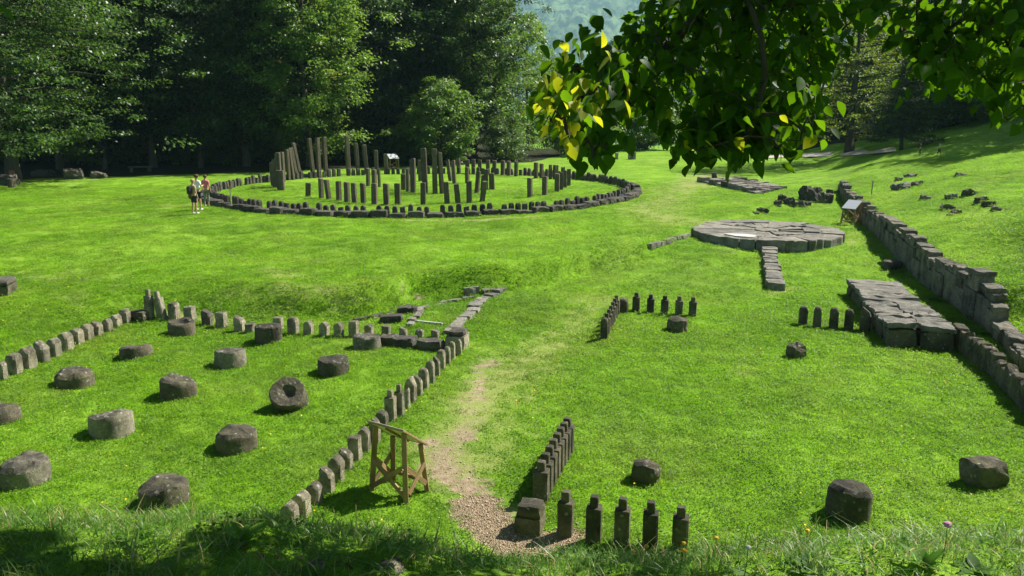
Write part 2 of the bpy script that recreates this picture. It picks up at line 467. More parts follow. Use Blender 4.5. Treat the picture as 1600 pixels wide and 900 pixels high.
for nm, v in (('lawn_near', lawn_near), ('lawn_mid', lawn_mid), ('weedy', weedy), ('meadow', mead)):
    pattr(gme, nm, v)
ground = obj('ground', gme)
ground['kind'] = 'structure'

# far wooded hill across the valley
def hills():
    xs = np.arange(-500, 900, 5.0); ys = np.arange(620, 1700, 8.0)
    X, Y = np.meshgrid(xs, ys)
    ridge = 140 + 16 * np.sin(X * 0.0065 + 2.2) + 9 * np.sin(X * 0.017 + 0.5) + 0.03 * np.abs(X - 90)
    prof = sst(620, 1150, Y) * 0.97 + 0.03 * sst(1150, 1300, Y) - 0.5 * sst(1350, 1700, Y)
    Z = -40 + (ridge + 40) * prof
    Z = Z + 9 * np.sin(X * 0.03 + Y * 0.021) * sst(650, 800, Y) + 6 * np.sin(X * 0.055 - Y * 0.03)
    r = NP.random(X.shape)
    Z = Z + r * 9 + 3 * np.sin(X * 0.41) * np.sin(Y * 0.37)
    X = X * 4; Y = Y * 4; Z = Z * 4 - 18
    n0, n1 = X.shape
    ii = np.arange(n0 * n1).reshape(n0, n1)
    q = np.stack([ii[:-1, :-1], ii[:-1, 1:], ii[1:, 1:], ii[1:, :-1]], -1).reshape(-1, 4)
    m, nt, out = mat('wooded hill'); n = N(nt)
    f = n.noise(n.geo(), 0.016, 6, 0.75)
    principled(n, out, n.mix(n.ramp(f, 0.42, 0.6), (0.002, 0.008, 0.006), (0.11, 0.16, 0.06)), 1.0, None, 0.0)
    me = fast_mesh('hill', np.stack([X.ravel(), Y.ravel(), Z.ravel()], 1), q, m)
    o = obj('hill', me); o['kind'] = 'structure'
hills()

# pale gravel road at the far end of the clearing
def road():
    pts = [G(1180, 246), G(1240, 243), G(1290, 240.5), G(1345, 239), G(1400, 236)]
    vs, fs = [], []
    for i, p in enumerate(pts):
        for k, s in enumerate((-2.6, -0.9, 0.9, 2.6)):
            x, y = p.x + 0.4 * s, p.y + s
            vs.append((x, y, hz(x, y) + 0.03 + (0.03 if k in (1, 2) else 0)))
    for i in range(len(pts) - 1):
        for k in range(3):
            a = i * 4 + k
            fs.append((a, a + 4, a + 5, a + 1))
    o = obj('road', mesh('road', vs, fs, plain('road gravel', (0.36, 0.33, 0.29), 0.95, 0.2)))
    o['kind'] = 'structure'
road()

# ------------------------------------------------------------------ leaf meshes and self-instancing grass
def leaf_quads(pos, dirs, nrm, ln, wd, fold=0.25, base_frac=0.4):
    """rhombic leaves: arrays of positions (n,3), directions, normals, lengths, widths"""
    dirs = dirs / (np.linalg.norm(dirs, axis=1, keepdims=True) + 1e-9)
    side = np.cross(dirs, nrm); side /= (np.linalg.norm(side, axis=1, keepdims=True) + 1e-9)
    up = np.cross(side, dirs)
    l = ln[:, None]; w = wd[:, None]
    mid = pos + dirs * l * base_frac
    v0 = pos; v1 = mid + side * w * 0.5 + up * w * fold; v2 = pos + dirs * l - up * l * 0.10; v3 = mid - side * w * 0.5 + up * w * fold
    V = np.stack([v0, v1, v2, v3], 1).reshape(-1, 3)
    Q = np.arange(len(V)).reshape(-1, 4)
    return V, Q

def blade_mesh(rng, n, radius, hmin, hmax, wmin, wmax, lean, seg=2, warmfrac=0.0, m=None, name='grass'):
    """arching blades made of `seg` quads each"""
    V, Q, tone, warm = [], [], [], []
    for i in range(n):
        r = radius * math.sqrt(rng.random()); a = rng.uniform(0, 6.283)
        b = Vector((r * math.cos(a), r * math.sin(a), -0.015))
        h = rng.uniform(hmin, hmax); w = rng.uniform(wmin, wmax); az = rng.uniform(0, 6.283)
        le = lean * rng.uniform(0.3, 1.3)
        d = Vector((math.cos(az), math.sin(az), 0)); s = Vector((-d.y, d.x, 0))
        t0 = rng.random(); wv = 1.0 if rng.random() < warmfrac else 0.0
        k0 = len(V)
        for j in range(seg + 1):
            u = j / seg
            p = b + d * (le * h * u * u) + Vector((0, 0, h * (u - 0.35 * le * u * u)))
            ww = w * (1 - u ** 1.6) * 0.5 + (0.0006 if u == 1 else 0)
            V += [p + s * ww, p - s * ww]
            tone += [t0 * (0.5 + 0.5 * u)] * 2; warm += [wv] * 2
        for j in range(seg):
            a0 = k0 + 2 * j
            Q.append((a0, a0 + 1, a0 + 3, a0 + 2))
    me = fast_mesh(name, np.array([tuple(v) for v in V]), np.array(Q), m)
    pattr(me, 'tone', tone); pattr(me, 'warm', warm)
    return me

def leafpatch_mesh(rng, n, radius, lmin, lmax, hmax, m, name='grass', wr=0.5, tilt=0.9):
    nr = np.random.default_rng(rng.randrange(1 << 30))
    r = radius * np.sqrt(nr.random(n)); a = nr.uniform(0, 6.283, n)
    pos = np.stack([r * np.cos(a), r * np.sin(a), nr.random(n) ** 1.4 * hmax - 0.01], 1)
    az = nr.uniform(0, 6.283, n)
    d = np.stack([np.cos(az), np.sin(az), nr.uniform(-0.1, tilt, n)], 1)
    nn = np.stack([nr.normal(0, .4, n), nr.normal(0, .4, n), np.ones(n)], 1)
    ln = nr.uniform(lmin, lmax, n)
    V, Q = leaf_quads(pos, d, nn, ln, ln * wr * nr.uniform(0.7, 1.2, n))
    me = fast_mesh(name, V, Q, m)
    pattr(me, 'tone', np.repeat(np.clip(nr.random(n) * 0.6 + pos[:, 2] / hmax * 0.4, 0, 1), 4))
    pattr(me, 'warm', np.repeat((nr.random(n) < 0.04).astype(float), 4))
    return me

def scatter(o, attr_name, density, smin, smax, seed, tilt=0.15):
    """instances of the object's own mesh spread over the ground, density from a ground attribute"""
    ng = bpy.data.node_groups.new('spread_' + attr_name, 'GeometryNodeTree')
    ng.interface.new_socket('Geometry', in_out='INPUT', socket_type='NodeSocketGeometry')
    ng.interface.new_socket('Geometry', in_out='OUTPUT', socket_type='NodeSocketGeometry')
    nd, lk = ng.nodes, ng.links
    gi = nd.new('NodeGroupInput'); go = nd.new('NodeGroupOutput')
    oi = nd.new('GeometryNodeObjectInfo'); oi.inputs['Object'].default_value = ground
    oi.transform_space = 'ORIGINAL'
    dp = nd.new('GeometryNodeDistributePointsOnFaces'); dp.distribute_method = 'RANDOM'
    na = nd.new('GeometryNodeInputNamedAttribute'); na.data_type = 'FLOAT'; na.inputs['Name'].default_value = attr_name
    mu = nd.new('ShaderNodeMath'); mu.operation = 'MULTIPLY'; mu.inputs[1].default_value = density
    lk.new(oi.outputs['Geometry'], dp.inputs['Mesh'])
    lk.new(na.outputs[0], mu.inputs[0]); lk.new(mu.outputs[0], dp.inputs['Density'])
    dp.inputs['Seed'].default_value = seed
    ip = nd.new('GeometryNodeInstanceOnPoints')
    lk.new(dp.outputs['Points'], ip.inputs['Points']); lk.new(gi.outputs[0], ip.inputs['Instance'])
    rv = nd.new('FunctionNodeRandomValue'); rv.data_type = 'FLOAT_VECTOR'
    rv.inputs[0].default_value = (-tilt, -tilt, 0); rv.inputs[1].default_value = (tilt, tilt, 6.283)
    rv.inputs['Seed'].default_value = seed + 1
    lk.new(rv.outputs[0], ip.inputs['Rotation'])
    rs = nd.new('FunctionNodeRandomValue'); rs.data_type = 'FLOAT'
    rs.inputs[2].default_value = smin; rs.inputs[3].default_value = smax; rs.inputs['Seed'].default_value = seed + 2
    lk.new(rs.outputs[1], ip.inputs['Scale'])
    lk.new(ip.outputs[0], go.inputs[0])
    md = o.modifiers.new('spread', 'NODES'); md.node_group = ng

def grass(name, me, attr_name, density, smin, smax, seed, label, cat='grass', tilt=0.15):
    o = obj(name, me)
    o['kind'] = 'stuff'; tag(o, label, cat)
    scatter(o, attr_name, density, smin, smax, seed, tilt)
    return o

def all_grass():
    r = random.Random(3)
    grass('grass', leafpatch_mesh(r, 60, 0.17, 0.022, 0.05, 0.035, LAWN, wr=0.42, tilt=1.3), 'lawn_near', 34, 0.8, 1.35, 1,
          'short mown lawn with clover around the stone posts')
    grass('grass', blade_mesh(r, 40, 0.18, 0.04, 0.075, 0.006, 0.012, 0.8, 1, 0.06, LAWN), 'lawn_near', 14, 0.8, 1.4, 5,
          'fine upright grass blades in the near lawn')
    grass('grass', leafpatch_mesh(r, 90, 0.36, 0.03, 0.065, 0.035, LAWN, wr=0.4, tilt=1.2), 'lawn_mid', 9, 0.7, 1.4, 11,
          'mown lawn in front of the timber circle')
    grass('ground_cover', leafpatch_mesh(r, 60, 0.26, 0.035, 0.075, 0.085, LAWN, wr=0.45, tilt=1.1), 'weedy', 12, 0.6, 1.4, 17,
          'rough weedy ground cover on the grassy banks', 'ground cover')
    # foreground meadow on the bank in front of the camera
    grass('meadow_grass', blade_mesh(r, 46, 0.10, 0.03, 0.085, 0.003, 0.006, 1.1, 3, 0.13, MEADOW), 'meadow', 110, 0.6, 1.25, 23,
          'long unmown grass on the bank edge in front', 'grass', 0.3)
    grass('ground_cover', leafpatch_mesh(r, 30, 0.10, 0.010, 0.030, 0.04, WEED, wr=0.6, tilt=0.6), 'meadow', 60, 0.5, 1.3, 29,
          'small weed leaves among the long grass on the bank', 'ground cover', 0.3)
    grass('meadow_grass', blade_mesh(r, 9, 0.06, 0.10, 0.17, 0.004, 0.008, 1.2, 4, 0.2, MEADOW), 'meadow', 26, 0.6, 1.3, 37,
          'tall arching grass blades along the bank edge in front', 'grass', 0.3)
    # yellow flower heads
    yel = plain('yellow petals', (0.75, 0.50, 0.02), 0.6, 0.1)
    vs, fs = [], []
    for k in range(9):
        a = k * 2 * math.pi / 9
        i = len(vs)
        vs += [(0, 0, 0.075), (0.012 * math.cos(a - .3), 0.012 * math.sin(a - .3), 0.08), (0.019 * math.cos(a), 0.019 * math.sin(a), 0.083),
               (0.012 * math.cos(a + .3), 0.012 * math.sin(a + .3), 0.08)]
        fs.append((i, i + 1, i + 2, i + 3))
    grass('flower', mesh('flower', vs, fs, yel), 'lawn_near', 0.9, 0.7, 1.2, 31, 'scattered small yellow flowers in the mown lawn', 'flowers', 0.5)
all_grass()

# ------------------------------------------------------------------ stone shapes
def nz3(p, s, seed):
    v = mnoise.noise_vector(Vector((p[0] * s + seed * 7.13, p[1] * s - seed * 3.7, p[2] * s + seed * 1.9)))
    return v

def roughen(verts, amp, scale, seed):
    out = []
    for p in verts:
        v = nz3(p, scale, seed); w = nz3(p, scale * 2.7, seed + 5)
        out.append((p[0] + amp * (v.x + 0.5 * w.x), p[1] + amp * (v.y + 0.5 * w.y), p[2] + amp * (v.z + 0.5 * w.z)))
    return out

def loft(rings, cap_bottom=False):
    n = len(rings[0]); V = []; F = []
    for r in rings: V += r
    for k in range(len(rings) - 1):
        for i in range(n):
            j = (i + 1) % n
            F.append((k * n + i, k * n + j, (k + 1) * n + j, (k + 1) * n + i))
    F.append(tuple(range((len(rings) - 1) * n, len(rings) * n)))
    if cap_bottom: F.append(tuple(range(n - 1, -1, -1)))
    return V, F

def sqr(w, d, z, ch=0.12, ox=0, oy=0, tz=0.0):
    a, b = w / 2, d / 2; c = ch * min(w, d)
    pts = [(-a + c, -b), (0, -b), (a - c, -b), (a, -b + c), (a, 0), (a, b - c), (a - c, b), (0, b), (-a + c, b), (-a, b - c), (-a, 0), (-a, -b + c)]
    return [(x + ox, y + oy, z + tz * x / max(w, 1e-6)) for x, y in pts]

def post_mesh(w, d, h, top, rng, m, bury=0.15, name='post', amp=0.012):
    s = rng.randrange(1000)
    j = lambda q=0.03: 1 + rng.uniform(-q, q)
    R_ = [sqr(w * j(), d * j(), -bury)]
    if top == 'tenon':
        b = 0.77 * h
        for f in (0.3, 0.65, 0.93): R_.append(sqr(w * j(.015), d * j(.015), b * f))
        R_ += [sqr(w * 0.99, d * 0.99, b * 0.985, 0.08), sqr(w * 0.94, d * 0.94, b, 0.08), sqr(w * 0.55, d * 0.55, b + 0.005, 0.1),
               sqr(w * 0.54, d * 0.54, h * 0.97, 0.1), sqr(w * 0.48, d * 0.48, h, 0.12)]
    elif top == 'gable':
        for f in (0.3, 0.6): R_.append(sqr(w * j(), d * j(), h * f))
        e = rng.uniform(0.70, 0.8)
        R_ += [sqr(w * j(), d * j(), h * e), sqr(w * 0.62, d * 0.97, h * (e + 1) / 2 + 0.02 * h), sqr(w * 0.2, d * 0.9, h, 0.2, rng.uniform(-.05, .05) * w)]
    elif top == 'round':
        for f in (0.3, 0.6): R_.append(sqr(w * j(), d * j(), h * f))
        R_ += [sqr(w * 0.99, d, h * 0.74), sqr(w * 0.92, d * 0.95, h * 0.85), sqr(w * 0.72, d * 0.82, h * 0.95, 0.2), sqr(w * 0.36, d * 0.5, h, 0.25)]
    elif top == 'broken':
        for f in (0.3, 0.6): R_.append(sqr(w * j(), d * j(), h * f))
        t = rng.choice((-1, 1)) * h * 0.28
        R_ += [sqr(w, d, h * 0.80, 0.12, 0, 0, t), sqr(w * 0.8, d * 0.8, h * 0.93, 0.2, 0, 0, t * 0.9)]
    else:
        for f in (0.25, 0.5, 0.75): R_.append(sqr(w * j(.02), d * j(.02), h * f))
        t = rng.uniform(-0.04, 0.04)
        R_ += [sqr(w, d, h * 0.975, 0.12, 0, 0, t), sqr(w * 0.88, d * 0.88, h, 0.15, 0, 0, t)]
    V, F = loft(R_)
    if top == 'tenon': amp *= 0.4
    return mesh(name, roughen(V, amp, 3.5 / max(w, .1) * 0.5, s), F, m)

def drum_mesh(r, h, rng, m, kind='flat', name='column_base'):
    n = 36; s = rng.randrange(1000)
    ir = [1 + 0.035 * math.sin(i * 0.52 + s) + rng.uniform(-.012, .012) for i in range(n)]
    def ring(f, z, zn=0.0, tilt=0.0):
        out = []
        for i in range(n):
            a = 2 * math.pi * i / n
            x, y = r * f * ir[i] * math.cos(a), r * f * ir[i] * math.sin(a)
            out.append((x, y, z + 0.6 * zn * mnoise.noise(Vector((x * 4 + s, y * 4, s))) + tilt * x))
        return out
    tl = rng.uniform(-0.12, 0.12)
    rings = [ring(1.0, -0.15), ring(1.01, h * 0.3), ring(1.0, h * 0.62, 0.02, tl * .5)]
    if kind == 'dome':
        rings += [ring(0.995, h * 0.68, 0.04, tl), ring(0.97, h * 0.76, 0.08, tl), ring(0.82, h * 0.90, 0.12, tl), ring(0.55, h * 0.98, 0.10), ring(0.25, h * 1.02, 0.08)]
    elif kind == 'scoop':
        rings += [ring(0.98, h * 0.93, 0.07, tl), ring(0.90, h, 0.08, tl), ring(0.62, h * 0.97, 0.08), ring(0.46, h * 0.80, 0.05), ring(0.30, h * 0.70, 0.04), ring(0.12, h * 0.68, 0.02)]
    elif kind == 'hole':
        rings += [ring(0.99, h * 0.93, 0.05, tl), ring(0.93, h, 0.06, tl), ring(0.5, h * 0.99, 0.08), ring(0.38, h * 0.88, 0.05), ring(0.25, h * 0.80, 0.04), ring(0.12, h * 0.77, 0.02)]
    elif kind == 'tilt':
        rings += [ring(0.985, h * 0.80, 0.06, 0.16), ring(0.95, h * 0.88, 0.08, 0.2), ring(0.78, h * 0.96, 0.10, 0.22), ring(0.5, h * 0.93, 0.10, 0.18), ring(0.3, h * 0.86, 0.07), ring(.12, h * .84, .05)]
    else:
        rings += [ring(0.995, h * 0.84, 0.03, tl), ring(0.985, h * 0.90, 0.03, tl), ring(0.93, h * 0.97, 0.06, tl), ring(0.7, h, 0.07, tl), ring(0.4, h * 0.99, 0.07), ring(0.15, h, 0.05)]
    V, F = loft(rings)
    V = roughen(V, 0.013, 3.0, s)
    me = mesh(name, roughen(V, 0.014, 11.0, s + 1), F, m)
    me.polygons.foreach_set('use_smooth', [i < 3 * n for i in range(len(me.polygons))])
    return me

_bcache = {}
def block_mesh(w, d, h, m, rng, rough=0.03, rnd=0.25, cuts=3, name='stone_block', sink=0.0):
    """hewn block, base at z=0 (minus sink), rounded and uneven"""
    s = rng.randrange(1000)
    key = cuts
    if key not in _bcache:
        bm = bmesh.new(); bmesh.ops.create_cube(bm, size=2.0)
        bmesh.ops.subdivide_edges(bm, edges=bm.edges[:], cuts=cuts, use_grid_fill=True)
        bm.verts.ensure_lookup_table()
        _bcache[key] = ([tuple(v.co) for v in bm.verts], [tuple(v.index for v in f.verts) for f in bm.faces]); bm.free()
    V0, F = _bcache[key]
    V = []
    for x, y, z in V0:
        l = math.sqrt(x * x + y * y + z * z)
        # rounded-box: pull edges and corners in
        k = (max(abs(x), abs(y), abs(z)) / l) ** rnd
        V.append((x * k * w / 2, y * k * d / 2, (z * k + 1) * (h + sink) / 2 - sink))
    V = roughen(V, rough, 2.2 / max(0.2, (w + d + h) / 3), s)
    return mesh(name, V, F, m)

def row_rot(p0, p1):
    return math.atan2(p1.y - p0.y, p1.x - p0.x)

def post_at(px, pyb, wpx, pyt, top, rot, label, m=None, name='stone_post', cat='post', group=None, rng=R, aspect=1.0, lean=0.0, leany=0.0):
    """upright post whose foot stands at pixel (px, pyb) on the ground"""
    g = G(px, pyb - 1)
    k = mpp(g)
    s = wpx * k / (abs(math.cos(rot)) + 0.75 * abs(math.sin(rot)) * aspect)
    dn = math.atan2(CAM_Z - g.z, g.y)
    h = max(0.12, ((pyb - pyt) * k - s * 0.4 * math.sin(dn)) / math.cos(dn))
    cx, cy_ = g.x * (1 + s * 0.4 / g.y), g.y + s * 0.45
    me = post_mesh(s, s * aspect, h, top, rng, m or LIME, name=name)
    o = obj(name, me, None, (cx, cy_, hz(cx, cy_) ), (leany, lean, rot + rng.uniform(-.06, .06)))
    return tag(o, label, cat, group)

TOPS = ['gable', 'round', 'gable', 'broken', 'gable', 'flat']
# ---- limestone temple, far side row that runs up to the corner pair (pixel, bottom, width, top)
rowA = [(24 / 4, 596, 12, 566), (95 / 4, 587, 22, 554), (178 / 4, 578, 23, 544), (268 / 4, 568, 20, 536), (343 / 4, 560, 19, 530), (415 / 4, 550, 21, 521),
        (485 / 4, 541, 19, 515), (547 / 4, 533, 18, 508), (610 / 4, 526, 16, 505), (675 / 4, 520, 14, 500), (728 / 4, 513, 16, 494), (785 / 4, 507, 16, 485)]
rA = math.radians(-14)
rr = random.Random(21)
nA = len(rowA)
for i, (a, b, w, t) in enumerate(rowA):
    post_at(a, b, w, t, TOPS[i % 5], rA, f'short weathered limestone post, {ORD[nA - 1 - i]} from the leaning tall corner pair', group='posts of the left temple side row', rng=rr)
post_at(234.5, 500.5, 13, 455, 'tenon', rA, 'tall upright limestone post with a tenon at the temple corner', rng=rr)
post_at(254, 502, 14, 458, 'tenon', rA, 'tall tenon-topped limestone post leaning on its upright twin', rng=rr, lean=-0.16)
g = G(215, 503); k = mpp(g)
tag(obj('stone_block', block_mesh(27 * k, 0.4, 17 * k, LIMEDARK, rr, 0.03), None, (g.x, g.y + 0.2, g.z - .03), (0, 0, rA)),
    'low dark stone block beside the tall corner pair of posts', 'block')
# ---- back row
rowB = [(1090 / 4, 501.5, 17, 475), (1190 / 4, 505, 17, 481), (1300 / 4, 510.5, 17, 486), (1387 / 4, 514, 17, 489), (1500 / 4, 520, 17, 496), (1565 / 4, 521.5, 15, 506),
        (400 + 142 / 4, 517, 15, 497), (400 + 235 / 4, 524.5, 17, 497), (400 + 330 / 4, 525.5, 15, 502), (400 + 428 / 4, 527.5, 15, 504.5), (400 + 518 / 4, 529, 15, 505),
        (400 + 612 / 4, 529, 15, 503), (400 + 708 / 4, 527, 14, 508), (400 + 815 / 4, 528, 14, 510), (400 + 923 / 4, 530, 13, 513), (400 + 1023 / 4, 530, 13, 515), (400 + 1122 / 4, 531, 13, 517)]
for i, (a, b, w, t) in enumerate(rowB):
    post_at(a, b, w, t, ['round', 'flat', 'broken', 'flat', 'broken', 'flat', 'flat', 'round', 'gable', 'gable', 'gable', 'flat', 'gable', 'flat', 'broken', 'round', 'flat'][i], rA,
            f'short limestone post, {ORD[i]} from the leaning corner pair along the back row', group='posts of the left temple back row', rng=rr, m=LIME)
# ---- row beside the worn path, counted from the corner block
rowC = [(400 + 1268 / 4, 556.5, 10, 532), (400 + 1225 / 4, 562.5, 11, 535), (400 + 1195 / 4, 571, 11, 543), (400 + 1158 / 4, 579, 14, 548), (400 + 1130 / 4, 589, 11, 559),
        (400 + 1090 / 4, 600, 14.5, 565), (400 + 1048 / 4, 611, 16.5, 577), (400 + 1015 / 4, 621, 14, 589), (400 + 968 / 4, 631, 18, 591), (400 + 940 / 4, 640, 12, 609),
        (400 + 898 / 4, 652.5, 15, 603), (400 + 843 / 4, 660, 17.5, 611), (597, 676, 19, 644), (400 + 747 / 4, 694, 17, 656), (400 + 678 / 4, 707.5, 19.5, 671),
        (400 + 620 / 4, 722, 20.5, 684), (400 + 565 / 4, 736, 21, 705), (400 + 505 / 4, 755, 24, 715), (400 + 447 / 4, 773, 22, 734), (400 + 367 / 4, 792, 25, 757),
        (400 + 288 / 4, 811, 27, 772), (400 + 215 / 4, 826, 27, 789)]
topC = ['gable', 'round', 'round', 'round', 'broken', 'round', 'round', 'broken', 'gable', 'broken', 'tenon', 'tenon', 'round', 'gable', 'gable', 'flat', 'broken', 'gable', 'broken', 'gable', 'gable', 'gable']
rC = math.radians(-12)
for i, (a, b, w, t) in enumerate(rowC):
    lab = f'{ORD[i]} limestone post from the corner block in the row beside the worn path'
    if topC[i] == 'tenon':
        lab = ['taller tenon-topped post further from the wooden sign frame', 'taller tenon-topped post nearer the wooden sign frame'][i - 10] + ' in the path-side row'
    post_at(a, b, w, t, topC[i], rC, lab, group='posts of the left temple path-side row', rng=rr)
g = G(714, 549)
tag(obj('corner_block', block_mesh(0.55, 0.6, 0.46, LIME, rr, 0.03, 0.12), None, (g.x, g.y + 0.3, g.z - .05), (0, 0, rC)), 'squared limestone corner block where post rows meet beside the path', 'block')
obj('capstone', block_mesh(0.44, 0.5, 0.14, ANDES, rr, 0.03), bpy.data.objects['corner_block'], (0.02, 0, 0.455))
# dark fallen slabs inside that corner and blocks behind the back row
for a, b, w, h, lab in ((606, 541, 30, 16, 'dark rough slab lying next to the flat-topped drum'), (632, 544, 34, 17, 'dark rough slab lying between two others inside the temple corner'),
                        (672, 549, 44, 18, 'dark broken slab lying against the squared corner block'),
                        (610, 505.5, 38, 13, 'dark squared block lying behind the back row of posts'), (636, 490.5, 32, 12, 'dark block lying at the end of the stone drain')):
    g = G(a, b); k = mpp(g)
    tag(obj('fallen_slab', block_mesh(w * k, 0.5, h * k, ANDES, rr, 0.05, 0.3), None, (g.x, g.y + 0.22, g.z - 0.04), (rr.uniform(-.05, .05), rr.uniform(-.08, .08), rr.uniform(-.3, .1))), lab, 'slab')
# ---- column drums
drums = [(265, 307, 501, 529, 'scoop', 'hollow-topped column drum beside the back row of posts', LIMEDARK),
         (189, 239, 537, 564, 'tilt', 'low dark column drum with a knobbly slanted top, near the side row', LIMEDARK),
         (91, 149, 574, 612, 'dome', 'rounded dark column drum near the side row of posts', LIMEDARK),
         (253, 309, 587, 628, 'tilt', 'column drum with a slanted top holding a small hollow', LIMEDARK),
         (337, 386, 544, 579, 'flat', 'pale column drum with a dark crusted top', LIMEMID),
         (400, 442, 507, 541, 'flat', 'upright dark column drum close to the back row of posts', LIMEDARK),
         (552, 596, 521, 550, 'flat', 'neat flat-topped pale drum next to the dark fallen slabs', LIMEMID),
         (497, 546, 559, 591, 'flat', 'round grey drum with mottled flat top, near the path-side row', LIMEDARK),
         (427, 483, 600, 645, 'hole', 'tipped-up drum showing a hollow round face', LIMEDARK),
         (-22, 33, 631, 667, 'dome', 'grey domed drum, outermost of the drums on the lawn', LIMEDARK),
         (143, 211, 638, 690, 'tilt', 'large pale-sided drum with a rough slanted dark top', LIMEMID),
         (339, 404, 665, 713, 'dome', 'domed drum with mossy side and grey crusted crown', LIMEDARK),
         (7, 82, 708, 767, 'dome', 'big drum with white lichen spots by the long grass', LIMEMID),
         (220, 298, 740, 801, 'dome', 'brown-topped drum half hidden by the long grass', LIMEDARK)]
for a, b, t, bt, kd, lab, m in drums:
    g = G((a + b) / 2, bt - 2); k = mpp(g)
    r_ = (b - a) * k / 2 * 0.98
    dn = math.atan2(CAM_Z - g.z, g.y)
    h = max(0.25, ((bt - t) * k - 2 * r_ * 0.75 * math.sin(dn)) / math.cos(dn))
    kd2 = kd
    o = obj('column_drum', drum_mesh(r_, h, rr, m, kd2), None, (g.x * (1 + r_ / g.y), g.y + r_ * 0.92, hz(g.x, g.y + r_ * .9)), (0, 0, rr.uniform(0, 6)))
    if kd == 'hole':
        o.rotation_euler = (0.75, 0, 0.1); o.location.z += 0.12
    tag(o, lab, 'column drum', 'column drums on the lawn')
# ---- right temple: tenon posts
rD = math.radians(-14)
rowD = [(334, 705, 27, 430), (510, 745, 27, 460), (686, 765, 27, 475), (861, 785, 27, 500), (1048, 805, 28, 530)]
for i, (a, b, w, t) in enumerate(rowD):
    post_at(800 + a / 4, 665 + b / 4, w, 665 + t / 4, 'tenon', rD, f'{ORD[i]} square tenon-topped pillar from the two-tier block along the gravel edge', m=LIMEDARK, name='stone_pillar', cat='pillar',
            group='tenon pillars beside the gravel', rng=rr)
p0, p1 = G(846, 788), G(886.5, 711)
for i in range(8):
    f = i / 7
    x, y = p0.x + (p1.x - p0.x) * f, p0.y + (p1.y - p0.y) * f + 0.14
    me = post_mesh(0.25, 0.25, 0.70, 'tenon', rr, LIMEDARK)
    tag(obj('stone_pillar', me, None, (x, y, hz(x, y)), (0, 0, rD)), f'{ORD[i]} tenon-topped pillar from the two-tier block in the row along the path', 'pillar', 'tenon pillars in the row along the path')
g = G(828, 838)
cb = tag(obj('corner_block', block_mesh(0.43, 0.40, 0.34, LIMEDARK, rr, 0.015, 0.1), None, (g.x, g.y + 0.22, g.z - .06), (0, 0, rD)), 'two-tier limestone corner block standing on the gravel', 'block')
obj('upper_block', block_mesh(0.40, 0.36, 0.20, LIMEDARK, rr, 0.03, 0.25), cb, (0.02, 0.0, 0.335))
# back row of the right temple
rowE = [(775, 195, 13, 75), (865, 205, 13, 85), (953, 213, 13.5, 92), (1042, 218, 13.5, 97), (1128, 225, 13.5, 103)]
for i, (a, b, w, t) in enumerate(rowE):
    post_at(800 + a / 4, 440 + b / 4, w, 440 + t / 4, 'tenon', rD, f'{ORD[i]} dark tenon-topped pillar from the rounded block in the small back row', m=LIMEDARK, name='stone_pillar', cat='pillar', group='tenon pillars of the back row', rng=rr)
p0, p1 = G(945, 531), G(963.5, 493)
for i in range(7):
    f = i / 6
    x, y = p0.x + (p1.x - p0.x) * f, p0.y + (p1.y - p0.y) * f + 0.14
    me = post_mesh(0.20, 0.22, 0.62, 'round' if i == 0 else 'tenon', rr, LIMEDARK)
    tag(obj('stone_pillar', me, None, (x, y, hz(x, y)), (0, 0, rD)),
        'round-topped dark pillar ending the close-set row of tenon pillars' if i == 0 else f'{ORD[6 - i]} pillar from the rounded block in the close-set row', 'pillar', 'close-set tenon pillars')
g = G(974, 490); k = mpp(g)
tag(obj('stone_block', post_mesh(16 * k, 0.3, 0.46, 'round', rr, LIMEDARK), None, (g.x, g.y + 0.15, g.z), (0, 0, rD)), 'rounded dark block at the corner of two rows of tenon pillars', 'block')
# square posts near the slab structure
rowF = [(217, 281, 15, 158), (305, 294, 13, 160), (408, 304, 15, 168), (502, 311, 15, 178), (605, 322, 17, 172)]
for i, (a, b, w, t) in enumerate(rowF):
    post_at(1200 + a / 4, 440 + b / 4, w, 440 + t / 4, 'broken' if i == 4 else 'round', rD,
            'broken slanting dark post touching the long slab structure' if i == 4 else f'round-topped dark post, {ORD[3 - i]} from the broken slanting post', m=LIMEDARK, rng=rr, group='dark posts beside the slab structure')
# lone stones on the right lawn
for a, b, t, bt, lab in ((985, 1030, 719, 761, 'grey faceted stone alone on the lawn behind the tenon pillars'), (1289, 1356, 752, 819, 'tall boulder with dark crown and mossy green front face'),
                         (1506, 1568, 713, 768, 'dark pointed boulder standing alone near the long grass'), (1041, 1073, 496, 522, 'dark cut stone in front of the small back row of pillars'),
                         (1229, 1258, 537, 563, 'small dark stone in front of the round-topped posts')):
    g = G((a + b) / 2, bt - 2); k = mpp(g); w = (b - a) * k
    dn = math.atan2(CAM_Z - g.z, g.y)
    h = ((bt - t) * k - w * 0.7 * math.sin(dn)) / math.cos(dn) * 1.05
    V = drum_mesh(w * 0.5, h, rr, LIMEDARK, 'dome') if 'tall' in lab else block_mesh(w * 1.02, w * 0.85, h, LIMEDARK, rr, 0.055, 0.5, 4, sink=0.1)
    tag(obj('boulder', V, None, (g.x * (1 + .4 * w / g.y), g.y + w * 0.42, g.z), (0, rr.uniform(-.1, .1), rr.uniform(-.5, .5))), lab, 'boulder')

